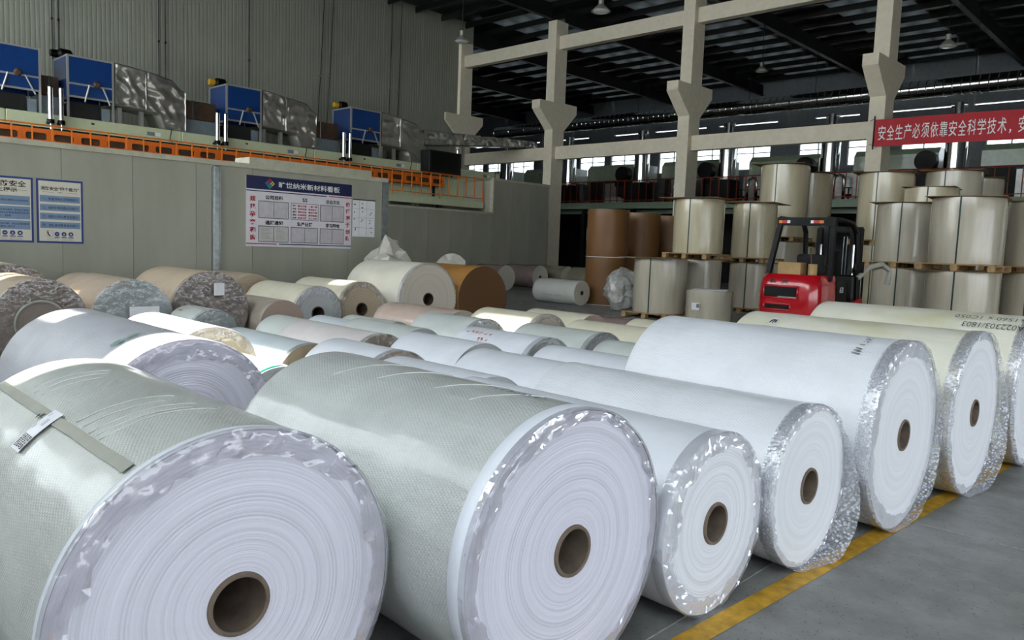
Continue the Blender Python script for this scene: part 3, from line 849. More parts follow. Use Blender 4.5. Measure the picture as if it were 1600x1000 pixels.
# ---- roll standing clear on the open floor and the far rolls
s_ = small('glossy white roll with handwriting, alone on the open floor by the brown stack', -12.66, 16.02, .33, 1.5, 'clear_white', 'light', core=.06, coremat='core_dark', group='rolls on the far floor')
scribble(s_, .33, -1.1, math.radians(107), .7, .07, MT['print_grey'], 8, 44)
scribble(s_, .33, -0.9, math.radians(130), .4, .04, MT['print_grey'], 6, 45)
GR = 'rolls on the far floor'
far = [('far olive roll with a cream end and a small dark core hole', -18.55, 21.0, .42, 1.6, 'mauve', 'light', .05),
       ('far mauve brown glossy roll in front of the recessed wall', -17.9, 18.55, .43, 1.25, 'mauve', 'light', 0),
       ('far olive roll running back to the second column', -18.3, 22.3, .41, 1.8, 'olive', 'light', .05),
       ('far roll end with a dark core, right beside the brown stack', -17.1, 22.25, .41, .9, 'olive', 'light', .06),
       ('far pale pink ended roll beside the brown end cap', -17.6, 17.35, .40, 1.3, 'greybeige', 'light', 0),
       ('far dull roll under the pale pink ended one', -17.35, 16.3, .36, 1.0, 'greybeige', 'dusky', 0)]
for (lb_, x, y, R, L, w_, f_, c_) in far:
    small(lb_, x, y, R, L, w_, f_, core=c_, coremat='core_dark', group=GR, seg=48, nx=4)
k = 0
ordn = ['first', 'second', 'third', 'fourth', 'fifth', 'sixth', 'seventh']
for (x, y, R) in ((-19.4, 18.05, .40), (-19.45, 18.95, .40), (-19.5, 19.9, .42), (-19.45, 16.6, .38)):
    small('%s pale roll end in the back row below the recessed wall' % ordn[k], x, y, R, .7, 'olive', 'light', core=0, group=GR, seg=40, nx=3); k += 1

# ---------------------------------------------------------------- posters and notice board on the partition wall
XW = -13.2
def plate(parent, y0, y1, z0, z1, x, mat, name, t=0.003):
    return MB().box(x, x+t, y0, y1, z0, z1).build(name, mat, parent)
def rel(y0, y1, z0, z1, x):
    """(u, v) from the top left of a board on the wall -> parent space"""
    return lambda a, b: (x, y0 + a*(y1-y0), z1 - b*(z1-z0))
MT['poster_cream'] = plain('cream poster paper', '#d9d4c4', 0.45, var=0.03)
MT['poster_blue'] = plain('dark blue poster border', '#173a80', 0.45, var=0.05)
MT['poster_bar'] = plain('slate blue poster bar', '#7690ae', 0.45, var=0.05)
MT['board_white'] = plain('glossy white board', '#e3dee3', 0.35, var=0.02)
MT['board_navy'] = plain('navy board header', '#0f1a4a', 0.4, var=0.05)
MT['sleeve'] = plain('glossy document sleeve', '#cfc8cd', 0.22, var=0.08, scale=9, coat=0.4)
MT['paper_old'] = plain('printed document page', '#cbc8c2', 0.6, var=0.05)

def poster(label, y0, y1, z0, z1, title, sub, rows, tsize, icons=3):
    w, h = y1-y0, z1-z0
    p = thing('safety_poster', label, 'poster', (XW, y0, z0), 0, 'blue bordered safety posters')
    F = lambda a, b, x=.010: (x, a*w, h - b*h)
    plate(p, 0, w, 0, h, 0.001, MT['poster_blue'], 'border')
    plate(p, .03, w-.03, .03, h-.03, 0.005, MT['poster_cream'], 'sheet')
    def txt(body, u0, u1, v0, v1, mat, nm='heading_text', bold=.02):
        return text_on(body, lambda a, b: (.0105, a*w, h - b*h), u0, u1, v1, v0, nm, mat, p, bold)
    txt(title, *tsize, MT['print_black'])
    if sub: txt(sub[0], *sub[1], MT['print_black'])
    r = MB().box(.009, .0095, .12*w, .38*w, h*.795, h*.799).build('rule', MT['print_grey'], p)
    r = MB().box(.009, .0095, .62*w, .88*w, h*.795, h*.799).build('rule', MT['print_grey'], p)
    for u in (.46, .5, .54):
        MB().lathe([(.009, .0001), (.0098, .006 if u != .5 else .009), (.0098, .0001)], 10, 'x', (0, u*w, h*.797)).build('ornament', MT['print_black'], p)
    for (v0, v1, lines) in rows:
        b = plate(p, .07*w, .93*w, h-v1*h, h-v0*h, .0085, MT['poster_bar'], 'bar', .0015)
        for (ln, u0, u1, a0, a1) in lines:
            text_on(ln, lambda a, b_: (.0108, a*w, h - b_*h), u0, u1, a1, a0, 'row_text', MT['print_navy'], b, .01)
    for k in range(icons):
        u = .30 + .155*(k+1) if icons == 4 else .25+.17*k
        c = MB().lathe([(.009, .0001), (.0105, .030), (.0095, .034), (.0085, .034)], 24, 'x', (0, (.42+.15*k)*w, h*.145))
        o = c.build('round_icon', MT['poster_blue'], p)
        g = MB()
        if k == 0: g.box(.0106, .011, (.42+.15*k)*w-.016, (.42+.15*k)*w+.016, h*.145-.004, h*.145+.004)
        elif k == 1: g.prism([((.42+.15*k)*w-.012, h*.145-.014), ((.42+.15*k)*w+.012, h*.145-.014), ((.42+.15*k)*w, h*.145+.018)], 'x', .0106, .011)
        else: g.box(.0106, .011, (.42+.15*k)*w-.012, (.42+.15*k)*w+.012, h*.145-.012, h*.145+.01)
        g.build('icon_mark', MT['poster_cream'], o)
        MB().box(.009, .010, (.42+.15*k)*w-.035, (.42+.15*k)*w+.035, h*.145-.056, h*.145-.043).build('icon_caption', MT['poster_blue'], p)
    fr = MB()
    for (a, b, c, d) in ((.2, .335, .10, .104), (.2, .335, .195, .199)): fr.box(.009, .0095, a*w, b*w, c*h, d*h)
    for (a, b, c, d) in ((.2, .206, .10, .199), (.329, .335, .10, .199)): fr.box(.009, .0095, a*w, b*w, c*h, d*h)
    fr.build('phone_frame', MT['print_grey'], p)
    MB().path([(.0105, .225*w, h*.185), (.0105, .228*w, h*.155), (.0105, .245*w, h*.13), (.0105, .275*w, h*.112)], .008, 6).build('phone_icon', MT['print_black'], p)
    for k in range(2):
        for u0, u1 in ((.2, .46), (.51, .77)):
            MB().box(.009, .0095, u0*w, u1*w, h*(.072-.026*k), h*(.077-.026*k)).build('fine_print', MT['print_grey'], p)
    return p
rows4 = ['一、检查消除火灾隐患能力', '二、组织扑救初起火灾能力', '三、组织人员疏散逃生能力', '四、消防宣传教育培训能力']
R4 = []
for k, s in enumerate(rows4):
    v0 = .255 + .137*k; R4.append((v0, v0+.10, [(s, .12, .88, v0+.03, v0+.073)]))
poster('blue bordered fire safety poster with four slate blue bars', 3.515, 4.155, 1.285, 2.245, '消防安全“四个能力”', None, R4, (.09, .91, .115, .175))
R3 = [(.29, .43, [('提示公众所在场所火灾危险性', .12, .90, .345, .375)]),
      (.45, .645, [('提示公众安全逃生路线、安全出口具体', .10, .90, .49, .52), ('位置，遇到火灾等紧急情况如何', .10, .90, .535, .565), ('正确逃生、自救', .10, .55, .58, .61)]),
      (.665, .80, [('提示公众灭火器、逃生设备器材', .10, .90, .70, .73), ('具体放置位置和使用方法', .10, .62, .745, .775)])]
poster('blue bordered fire safety poster with three bars, cut by the picture edge', 2.83, 3.475, 1.285, 2.245, '消防安全', ('三提示', (.27, .68, .17, .235)), R3, (.18, .86, .06, .155))

B0, B1, Z0, Z1 = 6.85, 9.11, 1.32, 2.60
bw, bh = B1-B0, Z1-Z0
bd = thing('notice_board', 'wide white notice board with a navy header and six document frames', 'notice board', (XW, B0, Z0))
plate(bd, 0, bw, 0, bh, .002, MT['board_white'], 'board_panel', .012)
X1 = .0145
def bplate(u0, u1, v0, v1, mat, nm, x=X1, t=.002): return plate(bd, u0*bw, u1*bw, bh-v1*bh, bh-v0*bh, x, mat, nm, t)
def btext(body, u0, u1, v0, v1, mat, nm='heading_text', bold=.02, x=.0185):
    return text_on(body, lambda a, b: (x, a*bw, bh - b*bh), u0, u1, v1, v0, nm, mat, bd, bold)
bplate(0, 1, 0, .185, MT['board_navy'], 'header')
bplate(0, .745, .205, .218, MT['print_navy'], 'stripe'); bplate(.765, 1, .19+.012, .215, MT['print_red'], 'stripe')
bplate(0, .27, .952, .966, MT['print_red'], 'stripe'); bplate(.29, 1, .952, .966, MT['print_navy'], 'stripe')
btext('旷世纳米新材料看板', .285, .875, .055, .145, MT['print_white'], 'title_text', .012, .019)
# logo: a diamond of small squares in four colours
cols = {'r': plain('logo red', '#c4233f', .5), 'b': plain('logo blue', '#2f7fae', .5), 'y': plain('logo yellow', '#e4d26a', .5), 'g': plain('logo green', '#3aa58c', .5)}
for (du, dv, c) in ((0, -1.5, 'r'), (-.5, -1, 'r'), (.5, -1, 'r'), (0, -.5, 'r'), (-1.5, 0, 'b'), (-1, -.5, 'b'), (-1, .5, 'b'), (-.5, 0, 'b'),
                    (1.5, 0, 'y'), (1, -.5, 'y'), (1, .5, 'y'), (.5, 0, 'y'), (0, 1.5, 'g'), (-.5, 1, 'g'), (.5, 1, 'g'), (0, .5, 'g')):
    cy = .205*bw + du*.052; cz = bh - .095*bh - dv*.052; q = .019
    MB().prism([(cy-q, cz), (cy, cz-q), (cy+q, cz), (cy, cz+q)], 'x', .0168, .018).build('logo_square', cols[c], bd)
FR = {}
for (i, (u0, u1)) in enumerate(((.105, .378), (.398, .662), (.678, .922))):
    for j, (v0, v1) in enumerate(((.345, .595), (.70, .935))):
        o = bplate(u0, u1, v0, v1, MT['print_grey'], 'document_frame', .0145, .002); FR[(i, j)] = o
        um = (u0+u1)/2
        for (a, b) in ((u0+.006, um-.003), (um+.003, u1-.006)):
            if (i, j) == (1, 0): continue
            mt = MT['paper_old'] if (i, j) == (0, 1) else MT['sleeve']
            q = plate(o, a*bw, b*bw, bh-(v1-.012)*bh, bh-(v0+.012)*bh, .0168, mt, 'document_sleeve', .001)
            if (i, j) == (0, 1):
                for k in range(9):
                    MB().box(.0180, .0183, (a+.02)*bw, (b-.015-.01*((k*7) % 4))*bw, bh-(v0+.035+.018*k)*bh-.004, bh-(v0+.035+.018*k)*bh).build('printed_line', MT['print_grey'], q)
        if (i, j) == (1, 0):
            bplate(u0+.005, u1-.005, v0+.008, v1-.008, MT['board_white'], 'document_sleeve', .0168, .001)
for (s, u0, u1, v0, v1) in (('公司目标', .165, .325, .262, .325), ('5S', .505, .552, .268, .322), ('企业文化', .735, .875, .262, .325),
                            ('通报通知', .165, .325, .622, .685), ('生产日报', .455, .605, .622, .685), ('学习园地', .735, .875, .622, .685)):
    btext(s, u0, u1, v0, v1, MT['print_black'], bold=.03)
for k, (a, b, c) in enumerate((('整理', '要与不要', '一留一弃'), ('整顿', '科学布局', '取用快捷'), ('清扫', '清除垃圾', '美化环境'), ('清洁', '形成制度', '贯彻到底'), ('素养', '养成习惯', '以人为本'))):
    v = .372 + .044*k
    btext(a, .412, .450, v, v+.030, MT['print_black'], 'table_text', .03); btext(b, .462, .545, v, v+.030, MT['print_red'], 'table_text', .03)
    btext(c, .565, .648, v, v+.030, MT['print_red'], 'table_text', .03)
for k, ch in enumerate('规范孕育和谐'): btext(ch, .030, .080, .285+.110*k, .360+.110*k, MT['print_red'], 'slogan_text', .03)
for k, ch in enumerate('价值源于创新'): btext(ch, .938, .985, .275+.105*k, .350+.105*k, MT['print_red'], 'slogan_text', .03)

wc = thing('duty_chart', 'small white ruled chart hanging right of the notice board', 'chart', (XW, 9.145, 1.575))
plate(wc, 0, .55, 0, .75, .001, MT['white'], 'sheet')
plate(wc, 0, .56, .735, .755, .005, MT['print_black'], 'hanging_rail', .006)
for u in (.16, .34): plate(wc, u, u+.004, .02, .73, .0045, MT['print_grey'], 'ruled_line', .001)
for v in (.18, .38, .56): plate(wc, .02, .53, v, v+.004, .0045, MT['print_grey'], 'ruled_line', .001)
rnd = random.Random(12)
for k in range(18):
    y = (.035, .06, .22, .24, .42, .45)[k % 6] + rnd.uniform(-.01, .01); z = .07 + .62*rnd.random()
    plate(wc, y, y+.022, z, z+.022, .0045, MT['print_black'], 'ink_mark', .001)

# ---------------------------------------------------------------- first coating line on its platform
MT['pale_green'] = plain('pale green machine paint', '#c9d0ac', 0.4, var=0.05, coat=0.2)
MT['orange'] = plain('orange machine paint', '#e8701c', 0.45, var=0.08)
MT['rail_orange'] = plain('orange rail paint', '#ee7d26', 0.4, var=0.08)
MT['blue_panel'] = plain('dark blue panel', '#123a78', 0.25, var=0.06, coat=0.5)
MT['alu'] = plain('aluminium profile', '#b7b6b2', 0.35, 0.6, var=0.05)
MT['chrome'] = plain('polished steel', '#d6d6d4', 0.12, 1.0, var=0.04)
MT['foil'] = plain('crinkled aluminium sheet', '#a5a29b', 0.22, 0.65, var=0.06, bump=0.35, bscale=3.0)
MT['grey_box'] = plain('grey insulated casing', '#7d8890', 0.45, 0.2, var=0.1)
MT['rust'] = plain('brown casing', '#4a3626', 0.6, var=0.3)
MT['dark'] = plain('flat black steel', '#101111', 0.6, var=0.2)  # one even near-black colour for steel parts
MT['yellow_p'] = plain('yellow motor cap', '#c79b20', 0.4)

ov = thing('drying_oven', 'long pale green drying oven running along the tall ribbed wall', 'machine', (-22, 0, 0))
for k in range(5):
    y0 = 1.0 + 4.25*k
    MB().bevbox(-2.2, 0, y0+.004, y0+4.246, 3.1, 4.35, .02, 1).build('oven_section', MT['pale_green'], ov)
    MB().box(.001, .006, y0+1.9, y0+1.98, 4.22, 4.27).build('name_plate', MT['rust'], ov)
    pl = MB().box(.001, .006, y0+3.3, y0+3.5, 4.13, 4.23).build('name_plate', MT['grey_box'], ov)
    MB().box(.001, .006, y0+3.52, y0+3.66, 4.13, 4.23).build('name_plate', MT['white'], ov)
    MB().path([(.03, y0+3.95, 4.36), (.04, y0+3.93, 4.25), (.03, y0+3.9, 4.1), (.05, y0+3.95, 4.02)], .012, 6).build('hanging_lever', MT['black'], ov)
MB().tube((.07, 1.0, 3.985), (.07, 19.5, 3.985), .014, 8).build('control_rod', MT['black'], ov)
for k in range(16): MB().box(0, .08, 1.6+1.2*k, 1.63+1.2*k, 3.97, 4.0).build('rod_bracket', MT['black'], ov)
for x in (-2.0, -.3):
    for y in (1.2, 5.2, 9.5, 13.7, 18.0, 22.0):
        MB().box(x, x+.2, y, y+.2, 0, 3.1).build('support_leg', MT['pale_green'], ov)

ob = thing('perforated_beam', 'orange beam with a row of rounded slots below the green oven', 'beam', (-21.7, 0, 0))
HP = .615
for k in range(29):
    y0 = 1.2 + HP*k; pm = MB()
    pm.box(-.05, 0, y0, y0+HP-.003, 3.83, 3.93); pm.box(-.05, 0, y0, y0+HP-.003, 3.57, 3.66)
    pm.box(-.05, 0, y0, y0+.08, 3.66, 3.83); pm.box(-.05, 0, y0+.535, y0+HP-.003, 3.66, 3.83)
    for (cy, cz, sy, sz) in ((y0+.08, 3.66, 1, 1), (y0+.535, 3.66, -1, 1), (y0+.535, 3.83, -1, -1), (y0+.08, 3.83, 1, -1)):
        q = .035; pts = [(cy, cz), (cy+sy*q, cz), (cy, cz+sz*q)]
        pm.prism(pts if sy*sz > 0 else pts[::-1], 'x', -.05, 0)
    pm.build('slotted_plate', MT['orange'], ob)
MB().box(-.12, -.06, 1.2, 19.0, 3.55, 3.95).build('backing_plate', MT['rust'], ob)
for y in (1.4, 6.0, 10.6, 15.2, 18.6): MB().box(-.16, -.12, y, y+.1, 3.2, 3.6).build('bracket', MT['dark'], ob)

wk = thing('walkway', 'narrow steel walkway deck beside the drying oven', 'walkway', (-21.4, 0, 0))
for k in range(10): MB().box(-.58, .59, 1.0+1.915*k, 2.91+1.915*k, 2.96, 3.03).build('deck_plate', MT['grey_box'], wk)
MB().box(.60, .66, 1.0, 20.14, 2.84, 3.06).build('edge_beam', MT['pale_green'], wk)
for y in (2, 6, 10, 14, 18): MB().box(.45, .6, y, y+.15, 0, 2.96).build('support_leg', MT['dark'], wk)
rl = thing('guard_rail', 'orange guard rail along the walkway of the green oven', 'railing', (-20.79, 0, 3.06))
MB().tube((0, 1.2, .86), (0, 20.15, .86), .018, 8).build('top_rail', MT['rail_orange'], rl)
MB().tube((0, 1.2, .14), (0, 20.15, .14), .016, 8).build('bottom_rail', MT['rail_orange'], rl)
pm = MB().box(-.014, .014, -.014, .014, .0, .86).mesh('rail_post', MT['rail_orange'])
pm2 = MB().box(-.014, .014, -.014, .014, .14, .86).mesh('rail_post', MT['rail_orange'])
for k in range(46): link('rail_post', pm if k % 5 == 0 else pm2, rl, (0, 1.3+.4185*k, 0))

def crinkle(y0, y1, top, bot, x0, x1, seed, ny=26, nz=14, amp=.07):
    """front and top of a duct of thin crumpled sheet"""
    mb = MB()
    def T(y, tab):
        for (a, b) in zip(tab[:-1], tab[1:]):
            if a[0] <= y <= b[0]: return a[1] + (b[1]-a[1])*(y-a[0])/max(1e-6, b[0]-a[0])
        return tab[-1][1]
    for i in range(ny+1):
        y = y0 + (y1-y0)*i/ny; zt, zb = T(y, top), T(y, bot)
        for j in range(nz+1):
            z = zb + (zt-zb)*j/nz
            d = amp*(noise.noise((y*1.6+seed, z*2.0, seed)) + .8*(.5-abs(noise.noise((y*2.6+seed, z*3.2+y, 2.0)))*1.6) + .25*noise.noise((y*7+seed, z*8, 2.0))) 
            e = 0.0 if i in (0, ny) else 1.0
            mb.v.append((x1 + d*e, y, z))
        mb.v.append((x0, y, zt + amp*.4*noise.noise((y*3, seed, 1.0)))); mb.v.append((x0, y, zb))
    q = nz+3
    for i in range(ny):
        for j in range(nz+2):
            a = i*q+j; mb.face((a, a+q, a+q+1, a+1))
        mb.face((i*q, i*q+q-1, (i+1)*q+q-1, (i+1)*q))
    mb.face([k for k in range(q)][::-1]); mb.face([ny*q+k for k in range(q)])
    return mb

def heater(label, y0, y1, seed):
    t = thing('heater_box', label, 'machine', (-22.0, y0, 4.353), 0, 'blue heater boxes on the oven')
    w = y1-y0; D = -1.05
    MB().box(-.012, -.004, .05, w-.05, .86, 1.50).build('front_panel', MT['blue_panel'], t)
    MB().box(-.012, -.004, .05, w-.05, .54, .82).build('front_panel', MT['blue_panel'], t)
    MB().box(D+.04, -.05, .004, .012, .50, 1.50).build('side_panel', MT['blue_panel'], t)
    MB().box(D+.04, -.05, w-.012, w-.004, .50, 1.50).build('side_panel', MT['blue_panel'], t)
    MB().box(D, -.03, .03, w-.03, 1.50, 1.53).build('top_panel', MT['blue_panel'], t)
    MB().box(D, D+.01, .03, w-.03, .5, 1.50).build('back_panel', MT['blue_panel'], t)
    for (x, y) in ((0, 0), (0, w-.05), (D, 0), (D, w-.05)):
        MB().box(x-.05, x, y, y+.05, 0, 1.55).build('frame_post', MT['alu'], t)
    for z in (.50, .82, 1.50):
        MB().box(-.05, 0, .05, w-.05, z, z+.045).build('frame_bar', MT['alu'], t)
    for z in (.46, 1.50):
        MB().box(D, -.05, 0, .05, z, z+.045).build('frame_bar', MT['alu'], t)
    for (a, b) in ((w*.46, w*.36), (w*.74, w*.90)):
        MB().tube((.03, a, .85), (.03, b, .42), .022, 6).build('brace', MT['alu'], t)
    MB().lathe([(-.10, .001), (-.10, .08), (.03, .09), (.08, .05), (.08, .001)], 14, 'x', (0.02, w*.62, .89)).build('fan_hub', MT['rust'], t)
    MB().box(-.75, -.12, .12, w-.3, .02, .40).build('lower_hood', MT['dark'], t)
    MB().box(-.6, -.1, w-.28, w-.08, .0, .32).build('junction_box', MT['grey_box'], t)
    mo = MB().lathe([(0, .001), (0, .10), (.06, .15), (.30, .15), (.34, .10), (.34, .001)], 20, 'y', (D+.25, .02, 1.66)).build('blower_motor', MT['black'], t, auto=35)
    MB().lathe([(-.16, .001), (-.16, .09), (-.01, .10), (-.01, .001)], 16, 'y', (D+.25, .02, 1.66)).build('motor_cap', MT['yellow_p' if seed > 1 else 'black'], mo, auto=35)
    return t
heater('blue heater box on the oven, cut by the picture edge', 4.70, 6.02, 0)
heater('blue heater box beside the first tall crinkled duct', 6.60, 7.72, 1)
heater('blue heater box above the notice board, middle of the oven', 10.80, 11.92, 2)
heater('blue heater box nearest the far column', 15.12, 16.36, 3)
for k, (y0, lb_) in enumerate(((7.74, 'crinkled silver duct beside the first full heater box'), (11.95, 'crinkled silver duct beside the heater box above the notice board'), (16.4, 'crinkled silver duct beside the last heater box'))):
    t = thing('air_duct', lb_, 'duct', (-22.02, y0, 0), 0, 'crinkled silver ducts on the oven')
    e = 1.88
    for (a, b, nm) in ((0, .80, 'duct_sheet'), (.805, e, 'duct_sheet')):
        crinkle(a, b, [(0, 5.90), (.8, 5.82), (1.5, 5.72), (1.75, 5.50), (e, 5.44)], [(0, 4.84), (.8, 4.78), (1.15, 4.74), (1.3, 4.36), (e, 4.36)], -.95, 0, k*3.3+a, 30 if a else 24, 26).build(nm, MT['foil'], t, smooth=True)
    MB().box(-.02, .03, .80, .815, 4.78, 5.82).build('joint_rib', MT['chrome'], t)
    for y in (.18, .75): MB().box(-.4, -.3, y, y+.1, 4.353, 4.80).build('duct_leg', MT['alu'], t)
    if k == 2: continue
    b = thing('exhaust_casing', ['grey casing with a brown hood behind the first crinkled duct', 'grey casing with a brown hood behind the middle crinkled duct', 'grey casing with a brown hood behind the last crinkled duct'][k], 'machine', (-22.3, y0+1.95, 4.352), 0, 'grey casings between the heater boxes')
    ln = .95 if k < 2 else .5
    MB().bevbox(-.7, 0, 0, ln, 0, .42, .02, 1).build('casing', MT['grey_box'], b)
    MB().bevbox(-.7, -.05, 0, ln, .43, .95, .02, 1).build('hood', MT['rust'], b)
    MB().box(-.06, -.02, .25, .29, .43, .96).build('strap', MT['chrome'], b)
b = thing('exhaust_casing', 'grey casing with a brown hood between the two leftmost heater boxes', 'machine', (-22.4, 6.05, 4.352), 0, 'grey casings between the heater boxes')
MB().bevbox(-.7, 0, 0, .5, 0, .5, .02, 1).build('casing', MT['grey_box'], b)
MB().bevbox(-.7, -.05, 0, .5, .51, 1.0, .02, 1).build('hood', MT['rust'], b)
MB().box(-.06, -.02, .25, .29, .5, 1.0).build('strap', MT['chrome'], b)
t = thing('air_duct', 'long crinkled silver duct passing behind the far column', 'duct', (-22.1, 18.35, 0), 0, 'crinkled silver ducts on the oven')
for k in range(3):
    crinkle(2.05*k, 2.05*k+2.04, [(0, 5.57), (7, 5.93)], [(0, 5.03), (5.0, 5.56), (7, 5.58)], -.9, 0, 9+k*1.7, 36, 14, .09).build('duct_sheet', MT['foil'], t, smooth=True)
for k in range(2): MB().box(-.5, -.4, .3+2.0*k, .4+2.0*k, 4.352, 5.1+.2*k).build('duct_leg', MT['alu'], t)
t = thing('control_cabinet', 'black cabinet on the oven below the long crinkled duct', 'cabinet', (-21.47, 18.1, 3.96))
MB().bevbox(-.5, 0, 0, 1.55, .06, .86, .02, 1).build('body', MT['dark'], t)
MB().box(.0, .01, .1, 1.45, .12, .80).build('door', MT['black'], t)
for y in (.05, 1.42): MB().box(-.09, -.02, y, y+.08, 0.0, .07).build('foot', MT['dark'], t)

def cylinder_pair(y, lb_, one=False):
    for k, d in enumerate((0,) if one else (0, .24)):
        t = thing('air_cylinder', lb_ if one else '%s polished air cylinder of the pair %s' % (('left', 'right')[k], lb_), 'cylinder', (-21.80, y+d, 4.0), 0, 'polished air cylinders on the oven')
        MB().tube((0, 0, .18), (0, 0, .98), .062, 20).build('barrel', MT['chrome'], t, auto=40)
        MB().tube((0, 0, .10), (0, 0, .20), .085, 16, .085).build('lower_cap', MT['black'], t, auto=40)
        MB().tube((0, 0, .98), (0, 0, 1.01), .066, 16).build('upper_cap', MT['black'], t, auto=40)
        MB().tube((0, 0, -.04), (0, 0, .10), .02, 8).build('rod', MT['chrome'], t)
        MB().box(-.195, -.05, -.05, .05, .10, .16).build('bracket', MT['black'], t)
cylinder_pair(6.16, 'left of the first full heater box')
cylinder_pair(10.44, 'before the heater box above the notice board')
cylinder_pair(14.72, 'before the last heater box')
cylinder_pair(19.75, 'single polished air cylinder beside the black cabinet', True)

for k, (ya, yb) in enumerate(((7.41, 7.41), (7.58, 7.58), (10.47, 10.47), (10.68, 10.68), (13.56, 13.56), (16.60, 16.25), (17.0, 16.65), (19.75, 19.62), (20.22, 20.05))):
    lbs = ['leftmost thin dark conduit on the tall ribbed wall', 'second thin dark conduit on the tall ribbed wall', 'third thin dark conduit on the tall ribbed wall', 'fourth thin dark conduit on the tall ribbed wall',
           'single thin conduit midway along the tall ribbed wall', 'leaning thin conduit above the last heater box', 'leaning thin conduit right above the last heater box', 'thin conduit near the far column', 'thin conduit closest to the far column']
    t = thing('wall_conduit', lbs[k], 'conduit', (-25.95, 0, 0), 0, 'thin conduits on the ribbed wall')
    MB().tube((0, ya, 11.2), (0, yb+(ya-yb)*.55, 7.6), .016, 6).build('upper_pipe', MT['dark'], t)
    MB().tube((0, yb+(ya-yb)*.55, 7.6), (0, yb, 4.3), .016, 6).build('lower_pipe', MT['dark'], t)
    MB().box(-.05, .03, yb+(ya-yb)*.55-.03, yb+(ya-yb)*.55+.03, 7.58, 7.64).build('clip', MT['chrome'], t)

# ---------------------------------------------------------------- stacked upright rolls on pallets
MT['wood'] = plain('pale pallet wood', '#a98a5e', 0.75, var=0.25, scale=9, bump=0.2)
MT['hardboard'] = plain('brown hardboard', '#8a7048', 0.7, var=0.15)
MT['strap'] = plain('dark green strapping', '#12352c', 0.35, var=0.1)
W['stack'] = wrap_mat('stretch film over grey board rolls', '#c3baa7', 0, 0.22, 0.7, 0.35, 0.08)
W['stack2'] = wrap_mat('stretch film over warm board rolls', '#cdc2a3', 0, 0.2, 0.75, 0.4, 0.08)
W['kraft'] = wrap_mat('brown kraft reel', '#7d552d', 0, 0.5, 0.15, 0.05, 0.05)
FC['top'] = face_mat('wound board top', '#a99f8a', 0.4)

_pal = {}
def pallet(label, x, y, z, rz=0.0, s=1.2, group='wooden pallets in the stacks'):
    t = thing('pallet', label, 'pallet', (x, y, z), rz, group); h = s/2
    key = round(s, 2)
    if key not in _pal:
        _pal[key] = (MB().box(-h, h, -.06, .06, .105, .128).mesh('deck_board', MT['wood']), MB().box(-.05, .05, -h, h, .085, .105).mesh('stringer', MT['wood']),
                     MB().box(-.06, .06, -.06, .06, .016, .085).mesh('block', MT['wood']), MB().box(-.05, .05, -h, h, 0, .016).mesh('base_board', MT['wood']))
    d, st, bl, bb = _pal[key]
    for k in range(7): link('deck_board', d, t, (0, -h+.06+k*(s-.12)/6, 0))
    for k in (-1, 0, 1):
        link('stringer', st, t, (k*(h-.06), 0, 0)); link('base_board', bb, t, (k*(h-.06), 0, 0))
        for q in (-1, 0, 1): link('block', bl, t, (k*(h-.06), q*(h-.06), 0))
    return t

def upright(label, x, y, z, R, H, wrap='stack', strap=True, seg=56, group='upright wrapped rolls in the stacks', cat='paper roll', wr=.004, off=24):
    t = thing('upright_roll', label, cat, (x, y, z), 0, group); nz = 10
    mb = MB()
    for k in range(nz+1):
        zz = H*k/nz; e = .008 if k in (0, nz) else 0
        for i in range(seg):
            a = 2*PI*i/seg
            r = R - e + wr*noise.noise((math.cos(a)*3+x, math.sin(a)*3+y, zz*1.2)) - wr
            mb.v.append((r*math.cos(a), r*math.sin(a), zz))
    for k in range(nz):
        for i in range(seg):
            j = (i+1) % seg; A = k*seg; B = A+seg; a0, a1 = 2*PI*R*i/seg, 2*PI*R*(i+1)/seg
            mb.face((A+i, A+j, B+j, B+i), ((a0*2, H*k/nz*.3), (a1*2, H*k/nz*.3), (a1*2, H*(k+1)/nz*.3), (a0*2, H*(k+1)/nz*.3)))
    mb.build('wrapping', W[wrap], t, smooth=True)
    for (zz, up) in ((H-.002, True), (.002, False)):
        m2 = MB(); s = 0
        for r in (.09, R-.01):
            for i in range(seg): a = 2*PI*i/seg; m2.v.append((r*math.cos(a), r*math.sin(a), zz))
        for i in range(seg):
            j = (i+1) % seg; q = (i, seg+i, seg+j, j) if up else (j, seg+j, seg+i, i)
            m2.face(q, ((.09, i/seg), (R, i/seg), (R, j/seg), (.09, j/seg)))
        m2.build('paper_end', FC['top'], t)
    MB().lathe([(.0, .09), (0, .075), (H, .075), (H, .09), (0, .09)], 20, 'z').build('core', MT['core'], t)
    if strap:
        d = Vector((-x, -y, 0)).normalized(); l = Vector((-.723, -.689, 0))
        v = (d*math.cos(math.radians(off)) + l*math.sin(math.radians(off))); v.z = 0; v.normalize(); a = math.atan2(v.y, v.x)
        sm = MB().box(R-.004, R+.003, -.013, .013, 0, H+.004).box(-R-.003, -R+.004, -.013, .013, 0, H+.004).box(-R, R, -.013, .013, H, H+.005)
        o = sm.build('strap', MT['strap'], t); o.rotation_euler = (0, 0, a)
    return t

